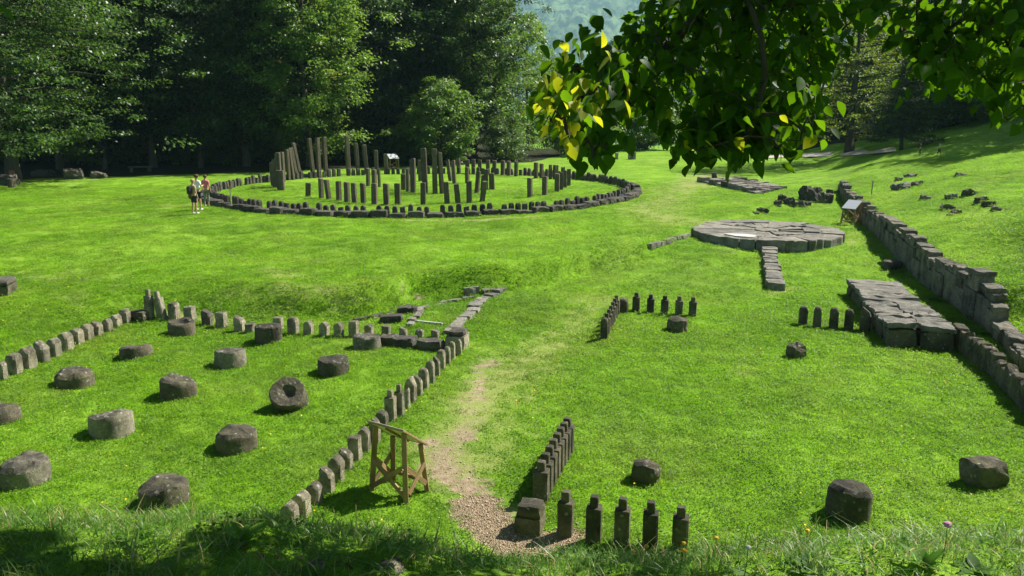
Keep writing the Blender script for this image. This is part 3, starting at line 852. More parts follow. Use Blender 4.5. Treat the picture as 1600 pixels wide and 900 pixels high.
# ------------------------------------------------------------------ the round sanctuary
CX, CY, CR = -6.0, 59.6, 14.5
rk = random.Random(5)
kerb = thing('stone_kerb', 'round kerb of big dark andesite blocks enclosing the timber posts', 'kerb', (CX, CY, 0))
kvar = [block_mesh(0.98, 0.62, rk.uniform(0.40, 0.5), ANDES, rk, 0.06, 0.26, 4, 'kerb_block', 0.12) for _ in range(18)]
nk = 92
for i in range(nk):
    a = 2 * math.pi * i / nk
    x, y = CR * math.cos(a), CR * math.sin(a)
    if 62 < 360 * i / nk < 184:                    # the far side shows posts only
        continue
    o = obj('kerb_block', kvar[rk.randrange(18)], kerb, (x + rk.uniform(-.04, .04), y + rk.uniform(-.04, .04), hz(CX + x, CY + y) + rk.uniform(-.03, .03)),
            (rk.uniform(-.04, .04), rk.uniform(-.05, .05), a + math.pi / 2 + rk.uniform(-.06, .06) + (math.pi if rk.random() < .5 else 0)), (rk.uniform(.9, 1.06), rk.uniform(.85, 1.1), rk.uniform(.55, .82)))
# small round-topped posts just inside the kerb, in groups of six or seven with a gap after each
svar = [post_mesh(0.27, 0.24, 0.62, 'round', rk, ANDES, name='ring_post') for _ in range(6)]
fvar = [post_mesh(0.28, 0.2, 0.5, 'flat', rk, ANDES, name='ring_post') for _ in range(3)]
ns = 206
for i in range(ns):
    if i % 8 == 7:
        continue
    a = 2 * math.pi * i / ns
    rr_ = CR - 0.58 + rk.uniform(-.03, .03)
    x, y = CX + rr_ * math.cos(a), CY + rr_ * math.sin(a)
    me = rk.choice(fvar) if i % 8 == 3 else rk.choice(svar)
    o = obj('ring_post', me, None, (x, y, hz(x, y) - 0.02), (rk.uniform(-.05, .05), rk.uniform(-.05, .05), a + math.pi / 2), (1, 1, rk.uniform(0.85, 1.08)))
    tag(o, 'low flat stone post in the ring inside the round kerb' if i % 8 == 3 else 'knee-high round-topped stone post in the ring inside the round kerb', 'post',
        'flat ring posts' if i % 8 == 3 else 'round-topped ring posts')

# squared timber posts: foot x, foot y, top x, top y, width (pixels)
def zz(x0, lst):
    return [(x0 + a / 6, 200 + b / 6, x0 + c / 6, 200 + d / 6, w / 6) for a, b, c, d, w in lst]
T_left = zz(280, [(878, 540, 875, 325, 42), (910, 555, 898, 290, 42), (938, 562, 935, 235, 46), (978, 505, 972, 228, 42), (1027, 490, 1020, 205, 46), (1068, 487, 1040, 190, 42),
                  (1104, 480, 1060, 185, 42), (1135, 470, 1080, 140, 46)])
T_lshort = zz(280, [(893, 550, 890, 382, 42), (935, 580, 935, 400, 42), (962, 588, 962, 402, 46)])
T_tall = zz(280, [(1255, 465, 1230, 100, 48), (1311, 460, 1305, 97, 48), (1373, 453, 1368, 90, 46)]) + zz(460, [(507, 437, 500, 78, 48), (597, 433, 583, 145, 44), (677, 430, 657, 160, 46), (766, 432, 768, 212, 42), (857, 432, 857, 245, 42)])
T_front = zz(460, [(124, 645, 132, 515, 58), (250, 660, 250, 475, 60), (320, 670, 302, 485, 58), (415, 686, 416, 500, 60), (492, 697, 492, 510, 60), (562, 703, 556, 517, 56), (645, 710, 643, 518, 56),
                  (748, 718, 750, 522, 58), (860, 720, 860, 522, 54), (967, 720, 968, 520, 54), (1207, 722, 1208, 515, 48)]) + zz(600, [(590, 712, 583, 508, 54), (693, 710, 678, 527, 54), (798, 705, 799, 498, 57), (920, 692, 945, 500, 56), (1368, 650, 1366, 470, 58)]) \
    + zz(780, [(427, 630, 427, 455, 58)])
T_mid = zz(460, [(690, 545, 693, 380, 45), (747, 552, 750, 392, 54), (796, 556, 795, 395, 32), (1020, 585, 1020, 432, 50), (1063, 601, 1064, 382, 42), (1112, 608, 1112, 290, 56)]) \
    + zz(600, [(340, 500, 338, 305, 40), (622, 497, 597, 300, 36), (660, 522, 648, 305, 42), (780, 518, 780, 368, 46), (868, 612, 888, 405, 50), (920, 580, 930, 445, 36), (955, 582, 958, 390, 44), (1012, 578, 1008, 425, 50)])
T_htall = zz(600, [(388, 615, 373, 195, 52), (478, 619, 478, 200, 52), (545, 616, 524, 230, 52)])
T_back = zz(600, [(700, 427, 697, 293, 38), (783, 426, 781, 300, 40), (838, 427, 838, 297, 38), (900, 428, 898, 302, 38), (976, 432, 974, 303, 40), (1035, 436, 1036, 305, 42), (1113, 441, 1115, 308, 46),
                  (1170, 447, 1169, 312, 46), (1238, 453, 1240, 317, 44)]) + zz(780, [(345, 469, 345, 325, 46), (396, 471, 396, 335, 42)])
T_right = zz(780, [(480, 480, 480, 345, 40), (528, 480, 530, 348, 60), (598, 482, 598, 368, 42), (543, 600, 543, 430, 50), (583, 580, 582, 415, 36), (617, 560, 613, 398, 36), (653, 541, 653, 385, 38)])
def timber(lst, labels, group):
    for i, (bx, by, tx, ty, w) in enumerate(lst):
        g = G(bx, by); k = mpp(g)
        rot = math.atan2(g.y - CY, g.x - CX) + rk.uniform(-.12, .12)
        rot = (rot + math.pi / 4) % (math.pi / 2) - math.pi / 4
        s = w * k / (abs(math.cos(rot)) + abs(math.sin(rot))) * 1.02
        h = (by - ty) * k * 1.0
        lean = math.atan2((tx - bx), (by - ty))
        me = post_mesh(s, s * rk.uniform(.85, 1.05), h, 'flat', rk, TIMBER, 0.25, 'timber_post', 0.008)
        # lean about the view axis, then the post's own turn
        q = Matrix.Rotation(lean, 4, 'Y') @ Matrix.Rotation(rk.uniform(-.03, .03), 4, 'X') @ Matrix.Rotation(rot, 4, 'Z')
        o = obj('timber_post', me, None, (g.x, g.y + s * .4, hz(g.x, g.y + s * .4)), q.to_euler())
        tag(o, labels(i), 'post', group)
timber(T_left, lambda i: f'{ORD[i]} squared timber post in the fan of leaning posts, counted from the short end', 'fan of leaning timber posts')
timber(T_lshort, lambda i: f'{ORD[i]} short timber post huddled in front of the leaning fan', 'short posts before the fan')
timber(T_tall, lambda i: f'{ORD[i]} tall slim timber post after the leaning fan', 'tall timber posts')
timber(T_front, lambda i: f'{ORD[i]} short thick timber post along the open outer arc, after the leaning fan', 'outer arc of short timber posts')
timber(T_mid, lambda i: f'{ORD[i]} mid-height timber post in the inner horseshoe beside the three giants', 'inner horseshoe timber posts')
timber(T_htall, lambda i: ['very tall straight-sided timber post, first of three giants amid the circle', 'very tall upright timber post, middle of three giants amid the circle', 'very tall timber post leaning toward the middle giant amid the circle'][i], 'three giant timber posts')
timber(T_back, lambda i: f'{ORD[i]} timber post in the far arc, counted from the three giant posts', 'far arc of timber posts')
timber(T_right, lambda i: f'{ORD[i]} timber post in the tight cluster closing the circle away from the fan', 'tight cluster of timber posts')
g = G(480, 277)
tag(obj('stone', block_mesh(0.7, .5, .3, SLAB, rk, .06, .5, 3, sink=.05), None, (g.x, g.y, g.z)), 'small pale stone lying beside the tall timber posts', 'stone')

# ------------------------------------------------------------------ retaining wall on the right
rw = random.Random(9)
wall = thing('retaining_wall', 'long retaining wall of weathered grey ashlar holding back the grassy slope', 'wall', (WALL[0].x, WALL[0].y, WALL[0].z))
cum = [0.0]
for a, b in zip(WALL[:-1], WALL[1:]): cum.append(cum[-1] + math.hypot(b.x - a.x, b.y - a.y))
def wpos(s):
    x = float(np.interp(s, cum, [p.x for p in WALL])); y = float(np.interp(s, cum, [p.y for p in WALL])); return x, y
WSTONE = stone_mat('grey wall stone', (0.25, 0.23, 0.18), (0.15, 0.14, 0.11), (0.036, 0.034, 0.03), (0.40, 0.40, 0.37), 0.5, 0.3)
s = 0.0
while s < cum[-1] - 0.4:
    ln = rw.uniform(0.45, 1.15)
    x, y = wpos(s + ln / 2); x2, y2 = wpos(s + ln / 2 + 0.1)
    ang = math.atan2(y2 - y, x2 - x)
    hh = float(np.interp(s, cum, WALL_H)) * rw.uniform(0.86, 1.10)
    z0 = float(H0(x, y))
    h1 = hh * rw.uniform(0.58, 0.84)
    obj('wall_stone', block_mesh(ln * 1.0, 0.46 + rw.uniform(-.05, .05), h1, WSTONE, rw, 0.035, 0.08, 4, 'wall_stone', 0.15), wall, (x - WALL[0].x + 0.22, y - WALL[0].y, z0 - WALL[0].z), (0, 0, ang))
    k = 1 if ln < 0.75 or rw.random() < .4 else 2
    for q in range(k):
        l2 = ln / k
        xx, yy = wpos(s + l2 * (q + 0.5) + 0.06)
        obj('wall_stone', block_mesh(l2 * 0.98, 0.42 + rw.uniform(-.06, .1), hh - h1 + rw.uniform(-.05, .05), WSTONE, rw, 0.055, 0.13, 4, 'wall_stone'), wall,
            (xx - WALL[0].x + 0.26 + rw.uniform(-.04, .04), yy - WALL[0].y, z0 - WALL[0].z + h1 - 0.01), (rw.uniform(-.03, .03), rw.uniform(-.04, .04), ang + rw.uniform(-.05, .05)))
    if cum[1] < s < cum[4] and rw.random() < .6:
        obj('coping_slab', block_mesh(ln * rw.uniform(.8, 1.05), rw.uniform(.44, .58), 0.14, WSTONE, rw, 0.03, 0.12, 3, 'coping_slab', .03), wall,
            (x - WALL[0].x + 0.26, y - WALL[0].y, z0 - WALL[0].z + hh - .045), (rw.uniform(-.04, .04), rw.uniform(-.05, .05), ang + rw.uniform(-.15, .15)))
    s += ln
# low wall of upright stones at the right edge of the lawn
LW = [G(1489, 541), G(1530, 575), G(1570, 612), G(1605, 652), G(1650, 700)]
low = thing('low_stone_wall', 'low wall of upright mossy stones running off from the slab structure', 'wall', LW[0])
cl = [0.0]
for a, b in zip(LW[:-1], LW[1:]): cl.append(cl[-1] + math.hypot(b.x - a.x, b.y - a.y))
s = 0.1
while s < cl[-1]:
    ln = rw.uniform(0.20, 0.34)
    x = float(np.interp(s, cl, [p.x for p in LW])); y = float(np.interp(s, cl, [p.y for p in LW]))
    ang = math.atan2(LW[3].y - LW[0].y, LW[3].x - LW[0].x)
    obj('upright_stone', post_mesh(ln * 1.0, 0.28, rw.uniform(0.48, 0.64), rw.choice(('gable', 'round', 'flat', 'broken')), rw, LIMEDARK, 0.15, 'upright_stone', 0.03), low,
        (x - LW[0].x + 0.15, y - LW[0].y + 0.1, hz(x, y) - LW[0].z), (0, 0, ang + rw.uniform(-.08, .08)))
    s += ln

# ------------------------------------------------------------------ long slab structure
fl, fr, bl = G(1384, 541), G(1484, 544), G(1319, 458)
alt = thing('slab_structure', 'long low structure of stacked dark stone slabs below the retaining wall', 'stone structure', fl)
along = Vector((bl.x - fl.x, bl.y - fl.y, 0)); L = along.length; along.normalize()
acr = Vector((along.y, -along.x, 0)); wid = (fr - fl).dot(acr); wid = max(1.5, min(2.2, wid))
aang = math.atan2(along.y, along.x)
t = 0.0; i = 0
while t < L - 0.2:
    ln = rw.uniform(0.55, 1.0) if i else 0.8
    hgt = float(np.interp(t, [0, L * .25, L * .5, L], [0.62, 0.52, 0.45, 0.42]))
    nseg = 2 if i < 4 else rw.choice((1, 2))
    cut = [0] + ([rw.uniform(.42, .6)] if nseg == 2 else []) + [1]
    for a, b in zip(cut[:-1], cut[1:]):
        c = along * (t + ln / 2) + acr * (wid * (a + b) / 2)
        gp = fl + c
        zz0 = hz(gp.x, gp.y) - fl.z
        obj('base_stone', block_mesh(ln * .96, wid * (b - a) * .95, hgt - .1, LIMEDARK, rw, 0.06, 0.16, 4, 'base_stone', .15), alt, (c.x, c.y, zz0), (0, 0, aang))
        obj('top_slab', block_mesh(ln * rw.uniform(.95, 1.02), wid * (b - a) * rw.uniform(.97, 1.03), rw.uniform(.11, .17), SLAB, rw, 0.06, 0.1, 4, 'top_slab'), alt,
            (c.x + rw.uniform(-.04, .04), c.y, zz0 + hgt - .10 + rw.uniform(0, .03)), (rw.uniform(-.07, .07), rw.uniform(-.07, .07), aang + rw.uniform(-.12, .12)))
    t += ln; i += 1
g = G(1393, 420)
tag(obj('boulder', block_mesh(0.75, .5, .35, ANDES, rw, .05, .4, 3, sink=.05), None, (g.x, g.y, g.z), (0, 0, .3)), 'dark block lying between the slab structure and the retaining wall', 'boulder')

# ------------------------------------------------------------------ stone disc
DX, DY, DR = 12.15, 40.9, 3.5
dz0 = hz(DX, DY - 3)
disc = thing('stone_disc', 'large round andesite disc of cracked radial slabs lying on the lawn', 'disc', (DX, DY, dz0))
DT = 0.46
def wedge_mesh(r0, r1, a0, a1, h, seed, m):
    na = 6; V = []; F = []
    for z in (-0.25, h - 0.05, h):
        sh = 0.015 if z == h else 0.0
        ring = [(r1 - sh + 0.03 * math.sin(seed + i * 2.1)) for i in range(na + 1)]
        pts = [(ring[i] * math.cos(a0 + (a1 - a0) * i / na), ring[i] * math.sin(a0 + (a1 - a0) * i / na), z) for i in range(na + 1)]
        pts += [((r0 + sh) * math.cos(a0 + (a1 - a0) * i / na), (r0 + sh) * math.sin(a0 + (a1 - a0) * i / na), z) for i in range(na, -1, -1)]
        V += pts
    n = 2 * (na + 1)
    for k in range(2):
        for i in range(n):
            j = (i + 1) % n
            F.append((k * n + i, k * n + j, (k + 1) * n + j, (k + 1) * n + i))
    b = 2 * n
    for i in range(na):
        F.append((b + i, b + i + 1, b + n - 2 - i, b + n - 1 - i))
    return mesh('disc_slab', roughen(V, 0.04, 2.6, seed), F, m)
nd = 11
for i in range(nd):
    a0 = 2 * math.pi * i / nd + 0.1; a1 = 2 * math.pi * (i + 1) / nd + 0.1 - 0.012
    mid = ((a0 + a1) / 2) % (2 * math.pi)
    smooth = 2.2 < mid < 4.1
    cuts_ = [0.62, DR] if smooth else [0.62, rw.uniform(1.5, 1.9), rw.uniform(2.4, 2.8), DR]
    for r0, r1 in zip(cuts_[:-1], cuts_[1:]):
        if not smooth and rw.random() < 0.75:
            am = a0 + (a1 - a0) * rw.uniform(.35, .65)
            subs = [(a0, am - .02), (am, a1)]
        else:
            subs = [(a0, a1)]
        for b0, b1 in subs:
            o = obj('disc_slab', wedge_mesh(r0 + 0.012, r1 - 0.012, b0, b1, DT + (0 if smooth else rw.uniform(-.05, .03)), rw.randrange(999), SLAB), disc,
                    (0, 0, 0), (0, 0, 0) if smooth else (rw.uniform(-.008, .008), rw.uniform(-.008, .008), 0))
obj('disc_hub', wedge_mesh(0.02, 0.6, 0.0, 6.27, DT + 0.01, 4, SLAB), disc)
V = []; nn = 9
for i in range(nn):
    a = 2 * math.pi * i / nn
    V.append((-1.75 + 0.62 * math.cos(a) * (1 + .2 * math.sin(3 * a)), -2.1 + 0.42 * math.sin(a) - 0.3 * math.cos(a), DT + 0.05))
obj('repair_patch', mesh('repair_patch', roughen([(x, y, z - .08) for x, y, z in V], .02, 2, 3) + roughen(V, .02, 2, 3), [tuple(range(nn, 2 * nn))] + [(i, (i + 1) % nn, nn + (i + 1) % nn, nn + i) for i in range(nn)], PATCHW), disc)

def slab_row(name, label, cat, pxs, width, height, step, m, jitter=0.05, rng=rw, part='slab', gap=0.0):
    pts = [G(a, b) for a, b in pxs]
    root = thing(name, label, cat, pts[0])
    c = [0.0]
    for a, b in zip(pts[:-1], pts[1:]): c.append(c[-1] + math.hypot(b.x - a.x, b.y - a.y))
    s = 0.0
    while s < c[-1]:
        ln = step * rng.uniform(.75, 1.3)
        if rng.random() >= gap:
            X = lambda q: (float(np.interp(q, c, [p.x for p in pts])), float(np.interp(q, c, [p.y for p in pts])))
            x, y = X(s + ln / 2); x2, y2 = X(s + ln); x1, y1 = X(s)
            ang = math.atan2(y2 - y1, x2 - x1)
            obj(part, block_mesh(ln * .97, width * rng.uniform(.85, 1.12), height, m, rng, 0.025, 0.15, 3, part, .12), root,
                (x - pts[0].x + rng.uniform(-jitter, jitter), y - pts[0].y, hz(x, y) - pts[0].z + rng.uniform(-.02, .02)), (rng.uniform(-.03, .03), rng.uniform(-.05, .05), ang + rng.uniform(-.06, .06)))
        s += ln
    return root
slab_row('stone_channel', 'stepped line of stone slabs leading down from the round disc', 'channel', [(1200, 379), (1203, 410), (1212, 452)], 0.6, 0.28, 0.42, SLAB)
slab_row('stone_channel', 'narrow stone drain disappearing under the far edge of the round disc', 'channel', [(1012, 385), (1045, 377), (1078, 368)], 0.32, 0.12, 0.6, SLAB)
slab_row('stone_drain', 'straight drain of flat slabs climbing from the corner block to the grassy bank', 'drain', [(702, 524), (735, 490), (755, 470), (778, 455)], 0.38, 0.10, 0.5, SLAB)
slab_row('stone_drain', 'thin broken drain edge beside the mown strip below the bank', 'drain', [(640, 512), (660, 484), (690, 474), (735, 466), (762, 455)], 0.2, 0.09, 0.45, SLAB, gap=.15)
slab_row('stone_edging', 'low stone edging at the foot of the weedy bank behind the posts', 'edging', [(535, 503), (580, 497), (625, 487)], 0.2, 0.08, 0.5, ANDES, gap=.2)
g0, g1 = G(646, 502), G(692, 508)
ln = (g1 - g0).length
tag(obj('edging_strip', block_mesh(ln, 0.07, 0.06, PATCHW, rw, 0.004, 0.1, 2), None, ((g0.x + g1.x) / 2, (g0.y + g1.y) / 2, hz((g0.x + g1.x) / 2, (g0.y + g1.y) / 2)), (0, 0, row_rot(g0, g1))),
    'thin white strip lying across the mown gap between two drains', 'strip')
g0, g1 = G(737, 461), G(744, 470)
tag(obj('edging_slab', block_mesh(.6, .12, .3, SLAB, rw, .02, .15, 3, sink=.08), None, (g0.x, g0.y, g0.z), (0, 0, .5)), 'slab set on edge across the upper end of the drains', 'slab')

# ------------------------------------------------------------------ paved platform near the far end of the lawn
pc = [G(1090, 284), G(1183, 304), G(1227, 294), G(1150, 278)]
plat = thing('paved_platform', 'low platform of dark flat paving stones on the upper lawn', 'platform', pc[0])
na_, nb_ = 9, 6
for i in range(na_):
    for j in range(nb_):
        u, v = (i + .5) / na_, (j + .5) / nb_
        p = (pc[0] * (1 - u) + pc[1] * u) * (1 - v) + (pc[3] * (1 - u) + pc[2] * u) * v
        if rw.random() < .06: continue
        e1 = (pc[1] - pc[0]) / na_; e2 = (pc[3] - pc[0]) / nb_
        obj('paving_stone', block_mesh(e1.length * rw.uniform(.88, 1.0), abs(e2.x * -e1.normalized().y + e2.y * e1.normalized().x) * rw.uniform(.86, .98), rw.uniform(.10, .2) + (.22 if j == 0 and rw.random() < .5 else 0), SLAB if rw.random() < .6 else ANDES, rw, .04, .15, 3, 'paving_stone', .15), plat,
            (p.x - pc[0].x, p.y - pc[0].y, hz(p.x, p.y) - pc[0].z), (rw.uniform(-.03, .03), rw.uniform(-.03, .03), math.atan2(e1.y, e1.x) + rw.uniform(-.08, .08)))

# ------------------------------------------------------------------ loose stones (pixel foot, width, height)
stones = [
    (1237, 323, 17, 14, 'squarish dark block at the near corner of the stone pile'), (1252, 324, 14, 10, 'pale-topped small block leaning on the stone pile'), (1264, 315, 30, 22, 'long brown block in the middle of the stone pile'),
    (1263, 309, 16, 15, 'pointed dark block crowning the stone pile behind the long one'), (1278, 306, 18, 12, 'grey slab resting at the back of the stone pile'), (1283, 318, 16, 18, 'dark upright block in the stone pile'),
    (1294, 318, 15, 16, 'wide dark block ending the stone pile toward the retaining wall'), (1296, 309, 10, 12, 'small block perched on the stone pile near the wall'), (1262, 322, 12, 6, 'low flat stone in front of the pile'),
    (1222, 315, 14, 10, 'small dark stone between the pile and the paved platform'), (1216, 322, 12, 9, 'dark stone lying beside the sunken drain stones'), (1193, 333, 18, 7, 'low grey stone just behind the round disc'), (1181, 335, 12, 4, 'thin stone sliver behind the round disc'),
    (1117, 278, 8, 9, 'small upright dark stone behind the paved platform'),
    (1416, 295, 30, 12, 'mossy ledge stone on the slope beyond the retaining wall'), (1436, 290, 16, 8, 'rough stone joined to the mossy ledge on the slope'), (1425, 278, 15, 8, 'stone with a dark hollow above the mossy ledge'),
    (1404, 283, 9, 8, 'small pale stone at the low end of the mossy ledge'), (1448, 312, 14, 9, 'pale-topped single stone on the slope'), (1488, 311, 14, 9, 'square stone on the slope beside the grassy dip'), (1503, 275, 14, 5, 'flat dark stone high on the sunny slope'),
    (1484, 328, 18, 9, 'long flat stone at the edge of the grassy dip'), (1493, 336, 18, 9, 'dark slab lowest in the grassy dip'), (1520, 305, 22, 9, 'first slab at the top of the sunken stone edge'), (1535, 316, 18, 10, 'second slab of the sunken stone edge'),
    (1547, 322, 16, 10, 'third slab of the sunken stone edge'), (1558, 330, 14, 9, 'last slab of the sunken stone edge'),
    (12, 290, 26, 16, 'grey boulder at the foot of the big trunk by the bin'), (62, 276, 34, 10, 'long low grey boulder in the shade under the beech'), (110, 280, 28, 16, 'tall grey boulder in the shade under the beech'), (150, 279, 24, 10, 'dark pointed boulder at the edge of the shade'),
    (576, 839, 0, 0, '')]
for a, b, w, h, lab in stones:
    if not w: continue
    g = G(a, b); k = mpp(g)
    dep = w * k * rw.uniform(.6, .85)
    zoff = 0.0
    if a > 1390 and b < 340: w, h = w * 1.25, h * 0.72
    if a in (1263, 1278, 1296): zoff = 0.05
    tag(obj('loose_stone', block_mesh(w * k, dep, h * k, ANDES if a < 1310 else rw.choice((LIMEDARK, LIMEMID, SLAB)), rw, .16 * min(1, w * k), .4, 4, sink=.15), None, (g.x, g.y + dep * .4, g.z + zoff), (rw.uniform(-.25, .25), rw.uniform(-.3, .3), rw.uniform(-.6, .6))), lab, 'stone')
for a, w, h, lab in ((963.5, 3.5, 10, 'slim grey stone post standing far up the lawn'), (984, 4, 13, 'taller grey stone post far up the lawn'), (990, 5, 11, 'broad grey stone slab standing far up the lawn')):
    g = G(a, 249); k = mpp(g)
    tag(obj('stone_post', post_mesh(w * k * 1.3, .4, h * k, 'flat', rw, SLAB), None, (g.x, g.y, g.z)), lab, 'post')
# stump-like wall end at the left edge of the picture
g = G(-4, 463); k = mpp(g)
wl = tag(obj('stone_block', block_mesh(26 * k, 0.9, 16 * k, LIMEDARK, rw, .04, .2, 3, sink=.15), None, (g.x, g.y + .4, g.z), (0, 0, .2)), 'stacked stone stub at the edge of the open lawn', 'block')
obj('capstone', block_mesh(27 * k, 0.95, 8 * k, ANDES, rw, .04, .2, 3), wl, (0, 0, 16 * k - .01))
# pale flat stones in the foreground bank
for x, y, w, lab in ((-0.48, 3.12, .09, 'small pale stone half buried on the bank edge'), (-0.33, 2.70, .16, 'flat grey stone in the bare soil of the bank'), (-0.75, 3.0, .06, 'tiny grey stone among the long grass')):
    tag(obj('loose_stone', block_mesh(w, w * .8, w * .5, LIME, rw, .012, .5, 3, sink=.03), None, (x, y, hz(x, y) + .005), (0, .2, rw.uniform(0, 3))), lab, 'stone')

# ------------------------------------------------------------------ wooden sign stands, small signs
PANEL = plain('printed board white', (0.42, 0.44, 0.46), 0.35, 0.04, 0.5)
PANELBACK = plain('board back grey', (0.75, 0.72, 0.60), 0.7, 0.1)
METAL = plain('dull metal', (0.20, 0.20, 0.20), 0.5, 0.1)
def box(w, d, h, m, name, seed=0, c=(0, 0, 0)):
    V = [(sx * w / 2 + c[0], sy * d / 2 + c[1], sz * h / 2 + c[2]) for sx in (-1, 1) for sy in (-1, 1) for sz in (-1, 1)]
    F = [(0, 1, 3, 2), (4, 6, 7, 5), (0, 4, 5, 1), (2, 3, 7, 6), (0, 2, 6, 4), (1, 5, 7, 3)]
    me = mesh(name, V, F, m)
    bm = bmesh.new(); bm.from_mesh(me)
    bmesh.ops.bevel(bm, geom=bm.edges[:], offset=min(w, d, h) * 0.12, segments=1, affect='EDGES')
    bm.to_mesh(me); bm.free()
    return me
def beam(a, b, w, m, name, parent, d=None):
    a, b = Vector(a), Vector(b); v = b - a
    o = obj(name, box(w, d or w, v.length, m, name), parent, (a + b) / 2)
    o.rotation_euler = v.to_track_quat('Z', 'Y').to_euler()
    return o
def info_stand(label, loc, rotz, w=0.9, d=0.5, ht=1.22, hs=0.86, lw=0.085):
    """tall pair of legs at local +y, short pair at -y; board slopes down towards -y"""
    t = thing('info_stand', label, 'sign stand', loc, rotz)
    for sx in (-1, 1):
        beam((sx * (w / 2 + .04), d / 2 + .07, -.12), (sx * w * .44, d / 2 - .02, ht), lw, OAK, 'leg', t)
        beam((sx * (w / 2 + .04), -d / 2 - .05, -.12), (sx * w * .44, -d / 2 + .02, hs), lw * .95, OAK, 'leg', t)
        beam((sx * (w / 2 + .045), d / 2, .12), (sx * (w / 2 + .02), -d / 2, .52), .035, OAK, 'side_brace', t, .085)
        beam((sx * (w / 2 + .045), -d / 2, .14), (sx * (w / 2 - .01), d / 2, .60), .035, OAK, 'side_brace', t, .085)
    beam((-w / 2, d / 2 + .07, .10), (w / 2, d / 2 + .06, .62), .035, OAK, 'cross_brace', t, .085)
    beam((w / 2, d / 2 + .105, .10), (-w / 2, d / 2 + .095, .62), .035, OAK, 'cross_brace', t, .085)
    beam((-w / 2, -d / 2 - .07, .15), (w / 2, -d / 2 - .07, .15), .04, OAK, 'rail', t, .07)
    # board frame
    sl = math.atan2(ht - hs, d)
    fr_ = bpy.data.objects.new('board_frame', None)
    L_ = math.hypot(ht - hs, d) + .16
    b = obj('board', box(w * 1.06, L_ + .02, .02, PANEL, 'board'), t, (0, 0, (ht + hs) / 2 + .045), (sl, 0, 0))
    obj('board_back', box(w * .98, L_ - .08, .012, PANELBACK, 'board_back', c=(0, 0, -.022)), b)
    for sx in (-1, 1):
        obj('frame_bar', box(.035, L_ + .05, .035, OAK, 'frame_bar', c=(sx * w * .535, 0, -.012)), b)
    for sy in (-1, 1):
        obj('frame_bar', box(w * 1.025, .035, .035, OAK, 'frame_bar', c=(0, sy * L_ / 2, -.012)), b)
    obj('centre_batten', box(.05, L_ - .05, .035, OAK, 'centre_batten', c=(0, 0, -.045)), b)
    return t
A_, C_, B_, D_ = G(585, 763), G(644, 786), G(611, 752), G(660, 769)
ctr = (A_ + B_ + C_ + D_) / 4
ac = C_ - A_
# local +x runs from C to A (tall edge is local +y, on the camera's side)
rot_ = math.atan2(A_.y - C_.y, A_.x - C_.x)
info_stand('wooden slanted sign stand with crossed braces beside the worn path', (ctr.x, ctr.y, hz(ctr.x, ctr.y)), rot_, 0.72, 0.46, 1.2, 0.86, 0.09)
g = G(1331, 350)
info_stand('wooden stand with white slanted board between disc and retaining wall', (g.x, g.y + .2, hz(g.x, g.y + .2)), math.radians(-50), 0.7, 0.5, 1.1, 0.8)
g = G(614, 264.5)
info_stand('wooden stand with pale slanted board at the dark wood edge', (g.x, g.y + .2, hz(g.x, g.y + .2)), math.radians(30), 0.85, 0.55, 1.25, 0.95)
# small plate on a stake
def small_sign(label, px, py, h, w, hh, m):
    g = G(px, py)
    t = thing('small_sign', label, 'sign', g)
    beam((0, 0, -.15), (0, 0, h), .04, METAL, 'stake', t)
    obj('plate', box(w, .03, hh, m, 'plate'), t, (0, -.035, h - hh * .3), (math.radians(-15), 0, 0))
    return t
small_sign('small brown plate on a stake inside the round kerb', 360.5, 309, .68, .26, .17, OAK)
small_sign('small reddish plate on a stake before the big beech trunk', 21, 289, 1.0, .42, .26, plain('reddish plate', (0.22, 0.09, 0.05)))
g = G(970, 312)
tag(obj('white_card', box(.26, .03, .36, PANEL, 'white_card'), None, (g.x, g.y - .05, g.z + .17), (math.radians(-12), .12, -.2)), 'white card leaning on the round stone kerb', 'card')
g = G(1361, 306)
pl = thing('metal_stake', 'thin metal stake on the grass above the retaining wall', 'stake', g)
beam((0, 0, -.2), (.04, 0, .85), .05, METAL, 'rod', pl); obj('cap', box(.07, .07, .05, METAL, 'cap'), pl, (.04, 0, .86))
# litter bin
g = G(18, 293)
lb = thing('litter_bin', 'small dark slatted litter bin by the grey boulder', 'bin', g)
for i in range(10):
    a = i * 2 * math.pi / 10
    obj('slat', box(.1, .03, .62, TIMBER, 'slat'), lb, (.2 * math.cos(a), .2 * math.sin(a), .33), (0, 0, a + math.pi / 2))
obj('liner', post_mesh(.3, .3, .6, 'flat', R, METAL, .02, 'liner', 0), lb)
# log bench in the shade
g = G(220, 269)
bn = thing('log_bench', 'low log bench in the shade at the wood edge', 'bench', g, .05)
obj('seat', box(2.0, .4, .12, TIMBER, 'seat'), bn, (0, 0, .45))
for sx in (-.75, .75): obj('leg', box(.25, .35, .5, TIMBER, 'leg'), bn, (sx, 0, .2))

